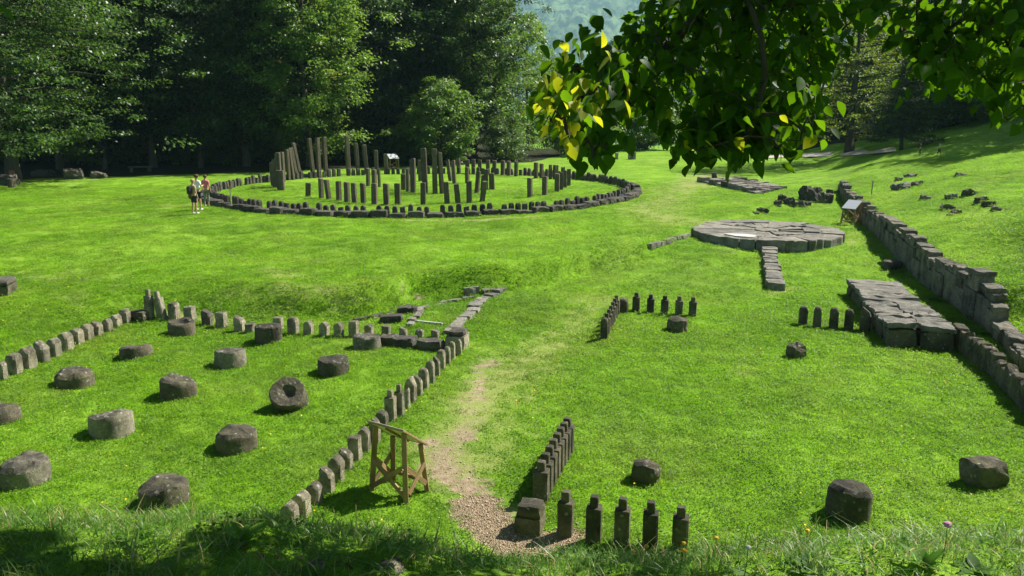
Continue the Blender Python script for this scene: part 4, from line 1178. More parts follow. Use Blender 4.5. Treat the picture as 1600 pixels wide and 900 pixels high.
# ------------------------------------------------------------------ people
def skin(name, pts, edges, m, parent, sub=2):
    me = bpy.data.meshes.new(name)
    me.from_pydata([p[:3] for p in pts], edges, [])
    me.materials.append(m)
    o = obj(name, me, parent)
    md = o.modifiers.new('skin', 'SKIN'); md.use_smooth_shade = True
    sv = me.skin_vertices[0].data
    for i, p in enumerate(pts):
        r = p[3]; sv[i].radius = r if isinstance(r, tuple) else (r, r)
        sv[i].use_root = (i == 0)
    s = o.modifiers.new('sub', 'SUBSURF'); s.levels = sub; s.render_levels = sub
    return o
SKINM = plain('skin tone', (0.52, 0.31, 0.20), 0.6, 0.05)
def person(label, px, py, hpx, facing, top, bottom, hair, shoes, arms='rest', bag=None, step=0.0, long_=False, skirt=False, height=None):
    g = G(px, py); Hh = height or hpx * mpp(g)
    k = Hh * 1.07 / 1.75
    root = thing('person', label, 'person', g, facing)
    root.scale = (k, k, k)
    st = step
    # local: faces +y
    P = [(0, 0, .95, (.15, .10)), (0, .01, 1.15, (.125, .09)), (0, .0, 1.33, (.16, .10)), (0, -.01, 1.47, .055), (0, .0, 1.55, .06), (0, .02, 1.64, (.078, .092)), (0, .02, 1.72, .06)]
    E = [(0, 1), (1, 2), (2, 3), (3, 4), (4, 5), (5, 6)]
    def add(p, q):
        P.append(p); E.append((q, len(P) - 1)); return len(P) - 1
    add((0, .13, 1.615, .012), 5)                                         # nose
    for sx in (-1, 1): add((sx * .085, .01, 1.63, .014), 5)               # ears
    legs = {}; armp = {}
    for sx in (-1, 1):
        f = st * sx
        h = add((sx * .09, 0, .86, .085), 0)
        kn = add((sx * .10, .02 + f * .5, .48, .06), h)
        an = add((sx * .10, -.02 + f, .09, .038), kn)
        toe = add((sx * .11, .14 + f, .035, .03), an)
        legs[sx] = (h, kn, an, toe)
        sh = add((sx * .17, -.01, 1.40, .052), 2)
        if arms == 'bent' and sx == 1:
            el = add((sx * .26, .0, 1.16, .04), sh); wr = add((sx * .14, .22, 1.20, .03), el)
            hd = (0, .06, .02)
        elif arms == 'hips':
            el = add((sx * .33, -.05, 1.17, .04), sh); wr = add((sx * .19, .03, 1.00, .03), el); hd = (-.04 * sx, .05, -.04)
        else:
            el = add((sx * .23, .0, 1.13, .04), sh); wr = add((sx * .24, .07, .90, .028), el); hd = (0, .02, -.07)
        pw = P[wr]
        pa = add((pw[0] + hd[0], pw[1] + hd[1], pw[2] + hd[2], (.032, .018)), wr)
        pp = P[pa]
        for q, fl_ in zip((-1.5, -.5, .5, 1.5), (.055, .075, .08, .065)):
            t_ = add((pp[0] + hd[0] * .5 + q * .014, pp[1] + hd[1] * .6 + .012 * q, pp[2] + (-fl_ if hd[2] < 0 else 0), .009), pa)
        add((pp[0] - sx * .035, pp[1] + .03, pp[2] - .01, .010), wr)
        armp[sx] = (sh, el, wr)
    skin('body', P, E, SKINM, root, 1)
    # shirt
    S = [(0, 0, .93, (.165, .115)), (0, .01, 1.13, (.15, .11)), (0, 0, 1.33, (.18, .12)), (0, -.01, 1.45, .075)]
    ES = [(0, 1), (1, 2), (2, 3)]
    for sx in (-1, 1):
        a = P[armp[sx][0]]; b = P[armp[sx][1]]
        S.append((a[0], a[1], a[2], .07)); ES.append((2, len(S) - 1))
        S.append((a[0] * .35 + b[0] * .65, a[1] * .35 + b[1] * .65, a[2] * .35 + b[2] * .65, .058)); ES.append((len(S) - 2, len(S) - 1))
    skin('shirt', S, ES, top, root, 1)
    if skirt:
        skin('skirt', [(0, 0, .99, (.15, .115)), (0, 0, .8, (.19, .15)), (0, .0, .52, (.21, .17))], [(0, 1), (1, 2)], bottom, root, 1)
    else:
        T = [(0, 0, .96, (.16, .115))]; ET = []
        for sx in (-1, 1):
            h, kn, an, toe = legs[sx]
            T.append((P[h][0], P[h][1], P[h][2], .10)); ET.append((0, len(T) - 1))
            f = .25 if not long_ else -.35
            e = P[kn] if f > 0 else P[an]
            q = .15 if f > 0 else .75
            T.append((P[kn][0], P[kn][1], P[kn][2] + (.05 if f > 0 else 0), .085 if f > 0 else .075)); ET.append((len(T) - 2, len(T) - 1))
            if long_:
                T.append((P[an][0], P[an][1], .25, .065)); ET.append((len(T) - 2, len(T) - 1))
        skin('trousers' if long_ else 'shorts', T, ET, bottom, root, 1)
    for sx in (-1, 1):
        a, t_ = P[legs[sx][2]], P[legs[sx][3]]
        skin('shoe', [(a[0], a[1] - .03, .045, .045), (t_[0], t_[1], .04, .042)], [(0, 1)], shoes, root, 1)
    V, F = loft([[(r * math.cos(i * .5236), .005 + r * 1.12 * math.sin(i * .5236), z) for i in range(12)] for r, z in ((.088, 1.60), (.100, 1.66), (.094, 1.71), (.066, 1.745), (.025, 1.76))])
    V = [(x, y if z > 1.63 else min(y, .03), z) for x, y, z in V]
    obj('hair', mesh('hair', V, F, hair, True), root)
    if bag:
        obj('bag', block_mesh(.30, .16, .30, bag, R, .02, .35, 3, 'bag'), root, (-.20, -.02, .72))
        beam((-.20, -.0, 1.0), (.12, -.02, 1.43), .03, bag, 'strap', root)
    return root
white = plain('white cotton', (0.75, 0.75, 0.74)); navy = plain('dark navy cloth', (0.02, 0.025, 0.045)); pink = plain('pink knit', (0.62, 0.16, 0.20)); grey = plain('grey green cloth', (0.20, 0.22, 0.17))
camel = plain('tan cloth', (0.45, 0.31, 0.16)); brown = plain('brown leather', (0.17, 0.085, 0.025)); hairb = plain('brown hair', (0.10, 0.05, 0.025)); hairf = plain('fair hair', (0.42, 0.26, 0.12)); darkc = plain('dark cloth', (0.03, 0.03, 0.035))
person('person in tan top with dark backpack and brown shoulder bag by the round kerb', 304.5, 334.5, 51, math.radians(-40), camel, darkc, hairf, white, 'rest', brown, .05)
bp = [o for o in bpy.data.objects if o.name.startswith('person')][-1]
obj('backpack', block_mesh(.30, .2, .42, darkc, R, .02, .4, 3, 'backpack'), bp, (0, -.2, 1.0))
person('person in white shirt and dark shorts standing by the round kerb', 310.5, 328.5, 52, math.radians(-25), white, navy, hairb, white, 'bent', None, .05)
person('person in pink shirt and grey cropped trousers facing the round kerb', 323.5, 322.5, 46, math.radians(-15), pink, grey, hairb, plain('grey shoes', (.35, .36, .36)), 'rest', None, .03, True)
person('distant person in dark clothes with pale pack at the shade edge', 1437, 243, 19, math.radians(60), darkc, darkc, hairb, darkc, 'rest', None, .06, True)
person('distant person in pale shirt and dark trousers striding along the shade edge', 1467, 243, 19, math.radians(70), plain('pale shirt', (.45, .45, .46)), darkc, hairb, darkc, 'rest', None, .22, True)

# ------------------------------------------------------------------ trees
def tube(V, F, pts, rads, n=7):
    """append a tapered tube along pts"""
    k0 = len(V)
    for i, p in enumerate(pts):
        p = Vector(p)
        d = (Vector(pts[min(i + 1, len(pts) - 1)]) - Vector(pts[max(i - 1, 0)]))
        if d.length < 1e-6: d = Vector((0, 0, 1))
        q = d.to_track_quat('Z', 'Y')
        for j in range(n):
            a = 2 * math.pi * j / n
            V.append(tuple(p + q @ Vector((rads[i] * math.cos(a), rads[i] * math.sin(a), 0))))
    for i in range(len(pts) - 1):
        for j in range(n):
            k = (j + 1) % n
            F.append((k0 + i * n + j, k0 + i * n + k, k0 + (i + 1) * n + k, k0 + (i + 1) * n + j))
    F.append(tuple(k0 + (len(pts) - 1) * n + j for j in range(n)))

def tree_proto(seed, Ht, Rc, base, m, kind='broad', nlimb=46, nclump=300, nleaf=70, leaf=0.24, clump=1.0, trunk_r=0.34, warmfrac=0.0, flat=0.5):
    rng = random.Random(seed); nr = np.random.default_rng(seed)
    def env(u):
        if kind == 'conifer': return max(0.05, (1 - u) ** 0.85)
        if kind == 'layer': return max(0.15, math.sin(math.pi * min(1, (u * 0.8 + 0.18))) ** 0.6)
        if kind == 'slim': return max(0.08, math.sin(math.pi * (u * 0.86 + 0.1)) ** 0.8)
        return max(0.12, math.sin(math.pi * (u * 0.82 + 0.12)) ** 0.65)
    V, F = [], []
    bend = [(rng.uniform(-.3, .3) * (i / 6), rng.uniform(-.3, .3) * (i / 6)) for i in range(7)]
    tp = [(bend[i][0], bend[i][1], -0.4 + (Ht * 0.93 + .4) * i / 6) for i in range(7)]
    tr = [trunk_r * (1.35 if i == 0 else 1) * (1 - 0.14 * i) for i in range(7)]
    tube(V, F, tp, tr, 9)
    def trunk_at(z):
        f = (z + .4) / (Ht * .93 + .4) * 6; i = min(5, max(0, int(f))); f -= i
        return Vector(tp[i]).lerp(Vector(tp[i + 1]), f)
    centers = []; outs = []
    for i in range(nlimb):
        u = ((i + rng.random()) / nlimb) ** (0.9 if kind != 'conifer' else 1.0)
        z = base + (Ht - base) * u
        a = i * 2.39996 + rng.uniform(-.4, .4)
        rad = Rc * env(u) * rng.uniform(0.72, 1.08) * (1 + 0.22 * math.sin(a * 2 + seed) + 0.14 * math.sin(a * 3 + z))
        rise = rng.uniform(0.15, 0.5) if kind in ('broad', 'slim') else (rng.uniform(-.18, .02) if kind == 'conifer' else rng.uniform(-.05, .12))
        zs = max(base * 0.75, z - rad * max(rise, 0))
        s = trunk_at(zs); e = Vector((s.x + rad * math.cos(a), s.y + rad * math.sin(a), min(Ht, zs + rad * rise)))
        mid = s.lerp(e, .5) + Vector((0, 0, .06 * rad if kind != 'conifer' else -.03 * rad))
        lr = trunk_r * 0.28 * (1 - .6 * u)
        tube(V, F, [s, mid, e], [lr, lr * .6, lr * .12], 5)
        nc = max(2, int(nclump / nlimb * (0.5 + 1.0 * env(u))))
        for c in range(nc):
            t = rng.uniform(0.30, 1.03) ** 0.75
            p = s.lerp(e, t) if t <= 1 else e
            sp = (0.22 * rad * t if kind != 'layer' else 0.3 * rad * t)
            q = p + Vector((rng.gauss(0, sp), rng.gauss(0, sp), rng.gauss(0, sp * {'broad': .55, 'slim': .55, 'layer': .24}.get(kind, .13))))
            centers.append(tuple(q)); outs.append((math.cos(a), math.sin(a)))
            if rng.random() < .25 and kind in ('broad', 'slim'):
                tube(V, F, [p, q], [lr * .25, lr * .08], 3)
    cen = np.array(centers); out = np.array(outs)
    nC = len(cen)
    cs = nr.uniform(0.55, 1.25, nC) * clump
    cid = np.repeat(np.arange(nC), nleaf); n = len(cid)
    off = nr.normal(0, 0.5, (n, 3)); off[:, 2] *= flat
    ow = out[cid]
    pos = cen[cid] + off * cs[cid][:, None]
    pos[:, 2] -= 0.10 * (off[:, 0] ** 2 + off[:, 1] ** 2) * cs[cid]
    d = np.stack([ow[:, 0] * .7 + nr.normal(0, .7, n), ow[:, 1] * .7 + nr.normal(0, .7, n), nr.normal(-.25, .45, n)], 1)
    nn = np.stack([nr.normal(0, .55, n), nr.normal(0, .55, n), np.ones(n)], 1)
    ln = leaf * nr.uniform(.65, 1.3, n)
    LV, LQ = leaf_quads(pos, d, nn, ln, ln * (.55 if kind != 'conifer' else .28) * nr.uniform(.8, 1.2, n), .18)
    cm = fast_mesh('crown', LV, LQ, m)
    ctone = nr.random(nC)
    pattr(cm, 'tone', np.repeat(np.clip(0.45 * nr.random(n) + .55 * ctone[cid], 0, 1), 4))
    wv = (nr.random(nC) < warmfrac).astype(float)
    pattr(cm, 'warm', np.repeat(wv[cid] * nr.random(n), 4))
    tm = mesh('trunk', V, F, BARK, True)
    return tm, cm

F_BEECH = leaf_mat('beech foliage', (0.018, 0.050, 0.010), (0.065, 0.125, 0.026), (0.15, 0.30, 0.03), 0.32, 0.45, spec=0.45)
PR = {
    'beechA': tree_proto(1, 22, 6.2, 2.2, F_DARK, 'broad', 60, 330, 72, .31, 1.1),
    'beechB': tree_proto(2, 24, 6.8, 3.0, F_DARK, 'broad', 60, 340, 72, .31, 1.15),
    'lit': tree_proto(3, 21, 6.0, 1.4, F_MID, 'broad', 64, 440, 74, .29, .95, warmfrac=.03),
    'layer': tree_proto(4, 21, 9.4, 2.6, F_BEECH, 'layer', 110, 980, 60, .25, 1.25, .5, flat=.24),
    'bush': tree_proto(5, 8.2, 4.2, 0.5, F_MID, 'broad', 44, 250, 66, .27, .75, .16),
    'shrub': tree_proto(6, 4.2, 2.4, 0.2, F_MID, 'broad', 30, 150, 66, .17, .6, .09),
    'slim': tree_proto(7, 17, 4.0, 1.0, F_MID, 'slim', 46, 280, 74, .26, 1.0, .25),
    'larch': tree_proto(8, 19, 7.2, 1.6, F_LIGHT, 'layer', 84, 430, 52, .21, .9, .42, warmfrac=.08, flat=.3),
    'fir': tree_proto(9, 8.5, 3.2, 1.2, F_PINE, 'conifer', 70, 330, 60, .22, .7, .2, flat=.25),
    'far': tree_proto(10, 16, 5.0, 1.0, F_FAR, 'broad', 40, 220, 60, .36, 1.3, .3),
}
used = {}
def tree(kind, label, x, y, s=1.0, rot=0.0, group=None, sz=None, name=None, cat='tree'):
    tm, cm = PR[kind]
    t = thing(name or {'larch': 'broadleaf_tree', 'fir': 'fir_tree', 'layer': 'beech_tree', 'bush': 'bushy_tree', 'shrub': 'shrub'}.get(kind, 'broadleaf_tree'), label, cat, (x, y, hz(x, y) - .05), rot, group)
    t.scale = (s, s, sz or s)
    obj('trunk', tm, t); obj('crown', cm, t)
    return t
def tree_px(kind, label, px, depth, **kw):
    x = (px - 800) / FPX * (depth * math.cos(PITCH) + 5.9 * math.sin(PITCH))
    return tree(kind, label, x, depth, **kw)
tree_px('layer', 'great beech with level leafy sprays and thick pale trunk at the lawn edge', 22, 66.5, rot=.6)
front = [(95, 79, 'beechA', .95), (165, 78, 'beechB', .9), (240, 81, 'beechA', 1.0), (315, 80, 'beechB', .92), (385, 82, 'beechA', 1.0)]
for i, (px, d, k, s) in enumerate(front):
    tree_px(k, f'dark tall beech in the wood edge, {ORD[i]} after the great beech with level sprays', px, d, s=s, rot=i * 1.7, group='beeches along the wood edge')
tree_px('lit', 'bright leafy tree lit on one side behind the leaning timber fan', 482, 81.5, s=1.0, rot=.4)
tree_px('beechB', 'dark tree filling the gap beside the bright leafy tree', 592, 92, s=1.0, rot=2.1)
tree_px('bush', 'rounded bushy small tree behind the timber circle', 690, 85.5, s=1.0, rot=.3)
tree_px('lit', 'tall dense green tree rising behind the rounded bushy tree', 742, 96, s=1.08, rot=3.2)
tree_px('shrub', 'round sunlit shrub at the foot of the tall dense tree', 792, 91, s=1.15, rot=1.0)
tree_px('shrub', 'low shrub between the bushy tree and the wood', 640, 88, s=.9, rot=2.0)
tree_px('slim', 'slender sunlit tree standing at the valley opening', 824, 112, s=.98, rot=.5)
tree_px('shrub', 'dark shrub behind the hanging branch near the valley opening', 905, 100, s=1.5, rot=2.6)
tree_px('bush', 'bushy tree half hidden by the hanging branch', 1010, 112, s=.95, rot=1.9)
for i, (px, d, s) in enumerate(((868, 138, .92), (905, 150, .95), (940, 140, .85), (975, 155, 1.05), (1060, 132, 1.15), (1110, 128, 1.2), (1160, 134, 1.15), (1215, 124, 1.2), (1270, 132, 1.2))):
    tree_px('far', f'{ORD[i]} pale green tree in the far row across the clearing, from the slender tree', px, d, s=s, rot=i * 1.3, group='far row of trees')
tree_px('fir', 'dark fir tip showing beside the hanging branch above the far trees', 957, 128, s=1.85, rot=.2)
tree_px('larch', 'open yellow-green tree with straight dark trunk by the road', 1325, 84, s=1.0, rot=.9)
tree_px('fir', 'small dark fir on a bare stem at the edge of the sunny slope', 1405, 76, s=.95, rot=.4)
rt = random.Random(77)
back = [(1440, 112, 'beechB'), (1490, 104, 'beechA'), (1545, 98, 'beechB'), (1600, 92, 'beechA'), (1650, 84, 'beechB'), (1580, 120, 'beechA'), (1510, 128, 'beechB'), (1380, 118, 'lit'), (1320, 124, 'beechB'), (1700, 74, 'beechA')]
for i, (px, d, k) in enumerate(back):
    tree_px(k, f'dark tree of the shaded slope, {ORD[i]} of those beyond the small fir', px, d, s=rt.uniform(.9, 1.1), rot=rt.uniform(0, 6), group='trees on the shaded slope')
# second and third rows of the left wood share one label: only their place tells them apart
for i in range(26):
    px = -160 + i * 37 + rt.uniform(-12, 12); d = (95 if i % 2 else 106) + rt.uniform(-4, 4)
    if px > 760: continue
    tree_px(rt.choice(('beechA', 'beechB')), 'dark tree standing deep in the wood behind the edge trees', px, d, s=rt.uniform(.95, 1.15), rot=rt.uniform(0, 6), group='trees deep in the wood')
for i in range(14):
    px = -140 + i * 62 + rt.uniform(-14, 14); d = 86 + rt.uniform(-2, 6)
    if 600 < px < 640 or px > 640: continue
    tree_px('shrub', 'dark undergrowth shrub between the trunks of the wood', px, d, s=rt.uniform(1.0, 1.6), rot=rt.uniform(0, 6), group='undergrowth shrubs in the wood', name='shrub', cat='shrub')

for i, (px, d) in enumerate(((1250, 118), (1300, 112), (1350, 108), (1395, 104), (1440, 98), (1490, 92), (1545, 88), (1600, 80), (1275, 126), (1420, 92))):
    tree_px('shrub', 'dark undergrowth shrub on the shaded slope beyond the road', px, d, s=rt.uniform(1.1, 1.7), rot=rt.uniform(0, 6), group='undergrowth on the shaded slope', cat='shrub')

# ------------------------------------------------------------------ overhanging tree near the camera
rb = random.Random(42); nb = np.random.default_rng(42)
LEAFG = leaf_mat('near leaf green', (0.012, 0.036, 0.004), (0.032, 0.082, 0.007), (0.20, 0.43, 0.008), 0.40, 0.55, spec=0.2)
LEAFY = leaf_mat('near leaf yellow', (0.16, 0.19, 0.010), (0.28, 0.27, 0.014), (0.58, 0.62, 0.02), 0.55, 0.5, spec=0.2)
TX, TY = 4.6, 2.3
tz = hz(TX, TY)
otree = thing('overhanging_tree', 'big-leaved tree whose hanging branches frame the view from above', 'tree', (TX, TY, tz))
org = Vector((TX, TY, tz))
def leaf_shape(L_, W_, droop, fold, wave):
    """ovate pointed leaf, midrib along +y, 12 quads/tris"""
    us = [0, .14, .34, .56, .76, .9, 1.0]; ws = [0.0, .62, 1.0, .92, .58, .22, 0.0]
    V = []; F = []
    for i, (u, w) in enumerate(zip(us, ws)):
        y = u * L_; z = -droop * u * u * L_
        x = w * W_ / 2
        zz_ = fold * x + wave * math.sin(u * 9) * x
        V += [(-x, y, z + zz_), (0, y, z), (x, y, z + fold * x - wave * math.sin(u * 9 + 1) * x)]
    for i in range(len(us) - 1):
        a = i * 3
        F += [(a, a + 1, a + 4, a + 3), (a + 1, a + 2, a + 5, a + 4)]
    return V, F
lv = []
for i in range(8):
    V, F = leaf_shape(1.0, rb.uniform(.56, .70), rb.uniform(.05, .5), rb.uniform(.15, .6), rb.uniform(0, .2))
    for m in (LEAFG, LEAFY):
        me = mesh('leaf', V, F, m, True)
        pattr(me, 'tone', [rb.random()] * len(V)); pattr(me, 'warm', [0.0] * len(V))
        lv.append(me)
# where the hanging foliage is seen: outline in pixels, placed 2.9 to 4.2 m away
POLY1 = [(1005, -30), (1300, -30), (1296, 120), (1288, 150), (1262, 185), (1240, 232), (1175, 236), (1115, 242), (1045, 238), (1040, 208), (1015, 182), (975, 165), (955, 212), (915, 242), (888, 200), (845, 180), (832, 158), (845, 135), (885, 110), (955, 85), (985, 40)]
POLY2 = [(1300, -30), (1640, -30), (1640, 190), (1560, 188), (1545, 160), (1500, 132), (1440, 140), (1412, 120), (1408, 60), (1380, 30), (1330, 28), (1300, 40)]
def inside(p, poly):
    x, y = p; c = False
    for (x1, y1), (x2, y2) in zip(poly, poly[1:] + poly[:1]):
        if (y1 > y) != (y2 > y) and x < (x2 - x1) * (y - y1) / (y2 - y1) + x1: c = not c
    return c
clusters = []
def fill(poly, n, mind):
    xs = [p[0] for p in poly]; ys = [p[1] for p in poly]; tries = 0; k = 0
    while k < n and tries < 20000:
        tries += 1
        p = (rb.uniform(min(xs), max(xs)), rb.uniform(min(ys), max(ys)))
        if not inside(p, poly): continue
        if any((p[0] - c[0]) ** 2 + (p[1] - c[1]) ** 2 < mind ** 2 for c in clusters): continue
        clusters.append((p[0], p[1], rb.uniform(3.0, 4.6))); k += 1
fill(POLY1, 200, 16)
fill(POLY2, 100, 18)
_n = len(clusters)
for _ in range(110):
    c_ = clusters[rb.randrange(_n)]
    clusters.append((c_[0] + rb.uniform(-15, 15), c_[1] - rb.uniform(0, 18), rb.uniform(4.2, 5.0)))
clusters += [(1268, 198, 2.65), (1258, 206, 2.7), (1250, 220, 2.7), (1275, 192, 2.6), (1085, 236, 2.7), (866, 196, 2.6), (872, 212, 2.6), (856, 180, 2.65), (882, 200, 2.55), (888, 212, 2.6), (876, 186, 2.6), (860, 190, 2.65), (850, 196, 2.6), (1340, 20, 3.6), (1390, 25, 3.6), (1570, 185, 3.3), (1200, 230, 3.4), (1090, 236, 3.3), (925, 238, 3.4), (1060, 232, 3.3), (1130, 235, 3.3)] + [(rb.uniform(1045, 1240), rb.uniform(215, 246), rb.uniform(3.0, 3.5)) for _ in range(16)] + [(rb.uniform(898, 950), rb.uniform(205, 250), rb.uniform(3.0, 3.4)) for _ in range(9)]
# branch network: main limbs first, then each cluster joins the nearest point already grown
nodes = []   # (Vector, parent index, is_limb)
def grow(pts, parent):
    for p in pts:
        nodes.append([Vector(p), parent, True]); parent = len(nodes) - 1
    return parent
trunk_top = Vector((TX - .25, TY + .1, tz + 3.6))
r0 = grow([trunk_top, Vector((3.2, 3.0, 8.4)), Vector((2.0, 3.5, 7.9))], None)
m1 = grow([at(1165, -60, 3.3), at(1170, 0, 3.1), at(1190, 60, 2.98), at(1196, 120, 2.98), at(1182, 180, 3.0), at(1160, 225, 3.1)], r0)
m2 = grow([at(1090, 20, 3.65), at(1040, 85, 3.7), at(980, 132, 3.7), at(900, 155, 3.65), at(850, 168, 3.6)], r0)
m3 = grow([at(1330, -50, 3.5), at(1380, 10, 3.5)], r0)
m4 = grow([Vector((3.4, 3.3, 7.6)), at(1620, -20, 3.4), at(1530, 50, 3.4), at(1450, 110, 3.4)], 1)
base_n = len(nodes)
cl3 = [at(*c) for c in clusters]
order = sorted(range(len(cl3)), key=lambda i: min((cl3[i] - nd_[0]).length for nd_ in nodes))
tips = []
for i in order:
    p = cl3[i]
    j = min(range(2, len(nodes)), key=lambda k: (nodes[k][0] - p).length + (0 if nodes[k][2] else .02))
    q = nodes[j][0]
    midp = q.lerp(p, .5) + Vector((0, 0, .03))
    nodes.append([midp, j, False]); nodes.append([p, len(nodes) - 1, False]); tips.append((p, (p - midp).normalized(), clusters[i]))
depth_ = [0] * len(nodes)
wt = [1] * len(nodes)
for i in range(len(nodes) - 1, -1, -1):
    if nodes[i][1] is not None: wt[nodes[i][1]] += wt[i]
V, F = [], []
for i, (p, par, lim) in enumerate(nodes):
    if par is None: continue
    ra = 0.0010 * math.sqrt(wt[par]) + .0008; rb_ = 0.0010 * math.sqrt(wt[i]) + .0006
    if lim: ra = max(ra, .009); rb_ = max(rb_, .007)
    if i <= 2: ra = max(ra, .07 - .02 * i); rb_ = max(rb_, .05 - .015 * i)
    if rb_ > 0: tube(V, F, [tuple(nodes[par][0] - org), tuple(p - org)], [ra, rb_], 6)
obj('branch', mesh('branch', V, F, BARK, True), otree)
V, F = [], []
tube(V, F, [(0, 0, -.4), (0, 0, .1), (-.05, 0, 1.2), (-.15, .05, 2.4), tuple(trunk_top - org), (.1, .4, 5.2), (.3, .6, 7.0)], [.34, .27, .22, .20, .17, .12, .05], 12)
for e in ((-3.5, -.6, 5.0), (-1.5, 1.6, 5.2), (1.8, 1.5, 5.5), (-5.0, .9, 4.6), (-2.2, -1.4, 5.4), (1.6, -1.2, 5.6), (-4.2, .4, 5.4)):
    tube(V, F, [(-.15, .05, 3.3), (e[0] * .5, e[1] * .5, e[2] * .82), e], [.09, .05, .012], 7)
obj('trunk', mesh('trunk', V, F, BARK, True), otree)
# the leaves of the hanging branches
leaves = []
for p, dr, c in tips:
    nleaf = rb.randint(7, 11)
    for q in range(nleaf):
        a = rb.uniform(0, 6.283)
        s = p - dr * (q * .028) + Vector((rb.gauss(0, .035), rb.gauss(0, .04), rb.gauss(0, .03)))
        d = (dr * .5 + Vector((math.cos(a) * .9, math.sin(a) * .7, rb.uniform(-.95, .05)))).normalized()
        yel = (c[0] < 905 and 172 < c[1] < 226 and rb.random() < .5) or (c[0] < 880 and rb.random() < .25) or (1235 < c[0] < 1285 and c[1] > 190 and rb.random() < .12) or (1060 < c[0] < 1110 and c[1] > 235 and rb.random() < .2)
        leaves.append((s, d, rb.uniform(.050, .088) * (.72 if c[2] < 2.75 else 1), yel, c))
rb.shuffle(leaves)
print('hanging leaves', len(leaves))
def leaf_matrix(s, d, L_):
    up = Vector((rb.gauss(0, .45), rb.gauss(0, .45) - .1, 1))
    x = d.cross(up).normalized(); z = x.cross(d).normalized()
    return Matrix.Translation(s - org) @ Matrix((x, d, z)).transposed().to_4x4() @ Matrix.Scale(L_, 4)
vis = [l for l in leaves if l[4][1] > -5]
vis.sort(key=lambda l: (0 if l[3] else 1, l[4][2] - l[2] * 4))      # the yellow ones, then the nearest and largest
parts_ = vis[:299]
rest = vis[299:] + [l for l in leaves if l[4][1] <= -5]
# one leaf that shows alone against the wood at the corner of the view
parts_.append((at(-6, 12, 3.2), Vector((.8, .1, -.35)).normalized(), .07, False, (0, 0, 0)))
for s, d, L_, yel, c in parts_:
    o = bpy.data.objects.new('leaf', lv[rb.randrange(8) * 2 + (1 if yel else 0)])
    link(o, otree)
    o.matrix_local = leaf_matrix(s, d, L_)
def join_leaves(lst, name, m):
    V = []; F = []; tone = []
    for s, d, L_, yel, c in lst:
        me = lv[rb.randrange(8) * 2]
        M = leaf_matrix(s, d, L_); k = len(V); t = rb.random()
        V += [tuple(M @ v.co) for v in me.vertices]; F += [tuple(k + i for i in f.vertices) for f in me.polygons]; tone += [t] * len(me.vertices)
    me = mesh(name, V, F, m, True); pattr(me, 'tone', tone); pattr(me, 'warm', [0.0] * len(V))
    o = obj(name, me, otree); o['kind'] = 'stuff'
    return o
join_leaves(rest, 'leaf_mass', LEAFG)
# crown overhead, above the view: outline cut so its shade falls on the bank in front of the camera
crown = []
zg = 4.2
sx_, sy_ = SUN_DIR.x / SUN_DIR.z, SUN_DIR.y / SUN_DIR.z
lim_x = [-4, -2.2, -1.5, -1.35, -1.05, -.92, -.3, -.15, .0, .15, .7, .9, 1.6, 6]; lim_y = [3.1, 3.08, 3.05, 3.0, 3.0, 3.15, 3.1, 2.8, 2.7, 2.8, 2.75, 2.5, 2.45, 2.4]
n_try = 0
while len(crown) < 13000 and n_try < 140000:
    n_try += 1
    c = Vector((rb.uniform(-4.5, 8), rb.uniform(-2.5, 6.0), rb.uniform(7.4, 10.5)))
    if c.z < CAM_Z + .16 * c.y + .55: continue
    shx, shy = c.x - sx_ * (c.z - zg), c.y - sy_ * (c.z - zg)
    if shy > float(np.interp(shx, lim_x, lim_y)) + .10 * math.sin(shx * 9) + .06 * math.sin(shx * 23): continue
    if shy < -2: continue
    if (-1.4 < shx < -.9 and 1.5 < shy < 2.2) or (-.55 < shx < -.1 and 1.6 < shy < 2.15): continue      # gaps cut to let the sun reach the branch tips
    if mnoise.noise(Vector((c.x * .9, c.y * .9, c.z * .9))) < -.42: continue
    a = rb.uniform(0, 6.283)
    crown.append((c, Vector((math.cos(a), math.sin(a), rb.uniform(-.6, .1))).normalized(), rb.uniform(.14, .24), False, None))
join_leaves(crown, 'crown', LEAFG)

# ------------------------------------------------------------------ weeds and flowers in the foreground
def weed(label, x, y, n, L_, W_, rise, m=WEED, name='weed_plant', cat='plant', group=None):
    V, F, tone = [], [], []
    for i in range(n):
        a = i * 2.4 + rb.uniform(-.3, .3); l = L_ * rb.uniform(.6, 1.1)
        v, f = leaf_shape(l, W_ * rb.uniform(.7, 1.1), rb.uniform(.2, .6), .2, .1)
        el = rise * rb.uniform(.5, 1.2)
        M = Matrix.Rotation(a, 4, 'Z') @ Matrix.Rotation(el, 4, 'X')
        k = len(V); t = rb.random()
        V += [tuple(M @ Vector(p) + Vector((0, 0, .0))) for p in v]; F += [tuple(k + q for q in ff) for ff in f]; tone += [t] * len(v)
    me = mesh(name, V, F, m, True); pattr(me, 'tone', tone); pattr(me, 'warm', [0.0] * len(V))
    return tag(obj(name, me, None, (x, y, hz(x, y) - .005)), label, cat, group)
weed('broad pale-leaved plant growing at the foot of the retaining wall', G(1530, 520).x, G(1530, 520).y, 9, .75, .32, .5)
weed('smaller leafy plant in the shade under the retaining wall', G(1468, 470).x, G(1468, 470).y, 8, .5, .2, .5)
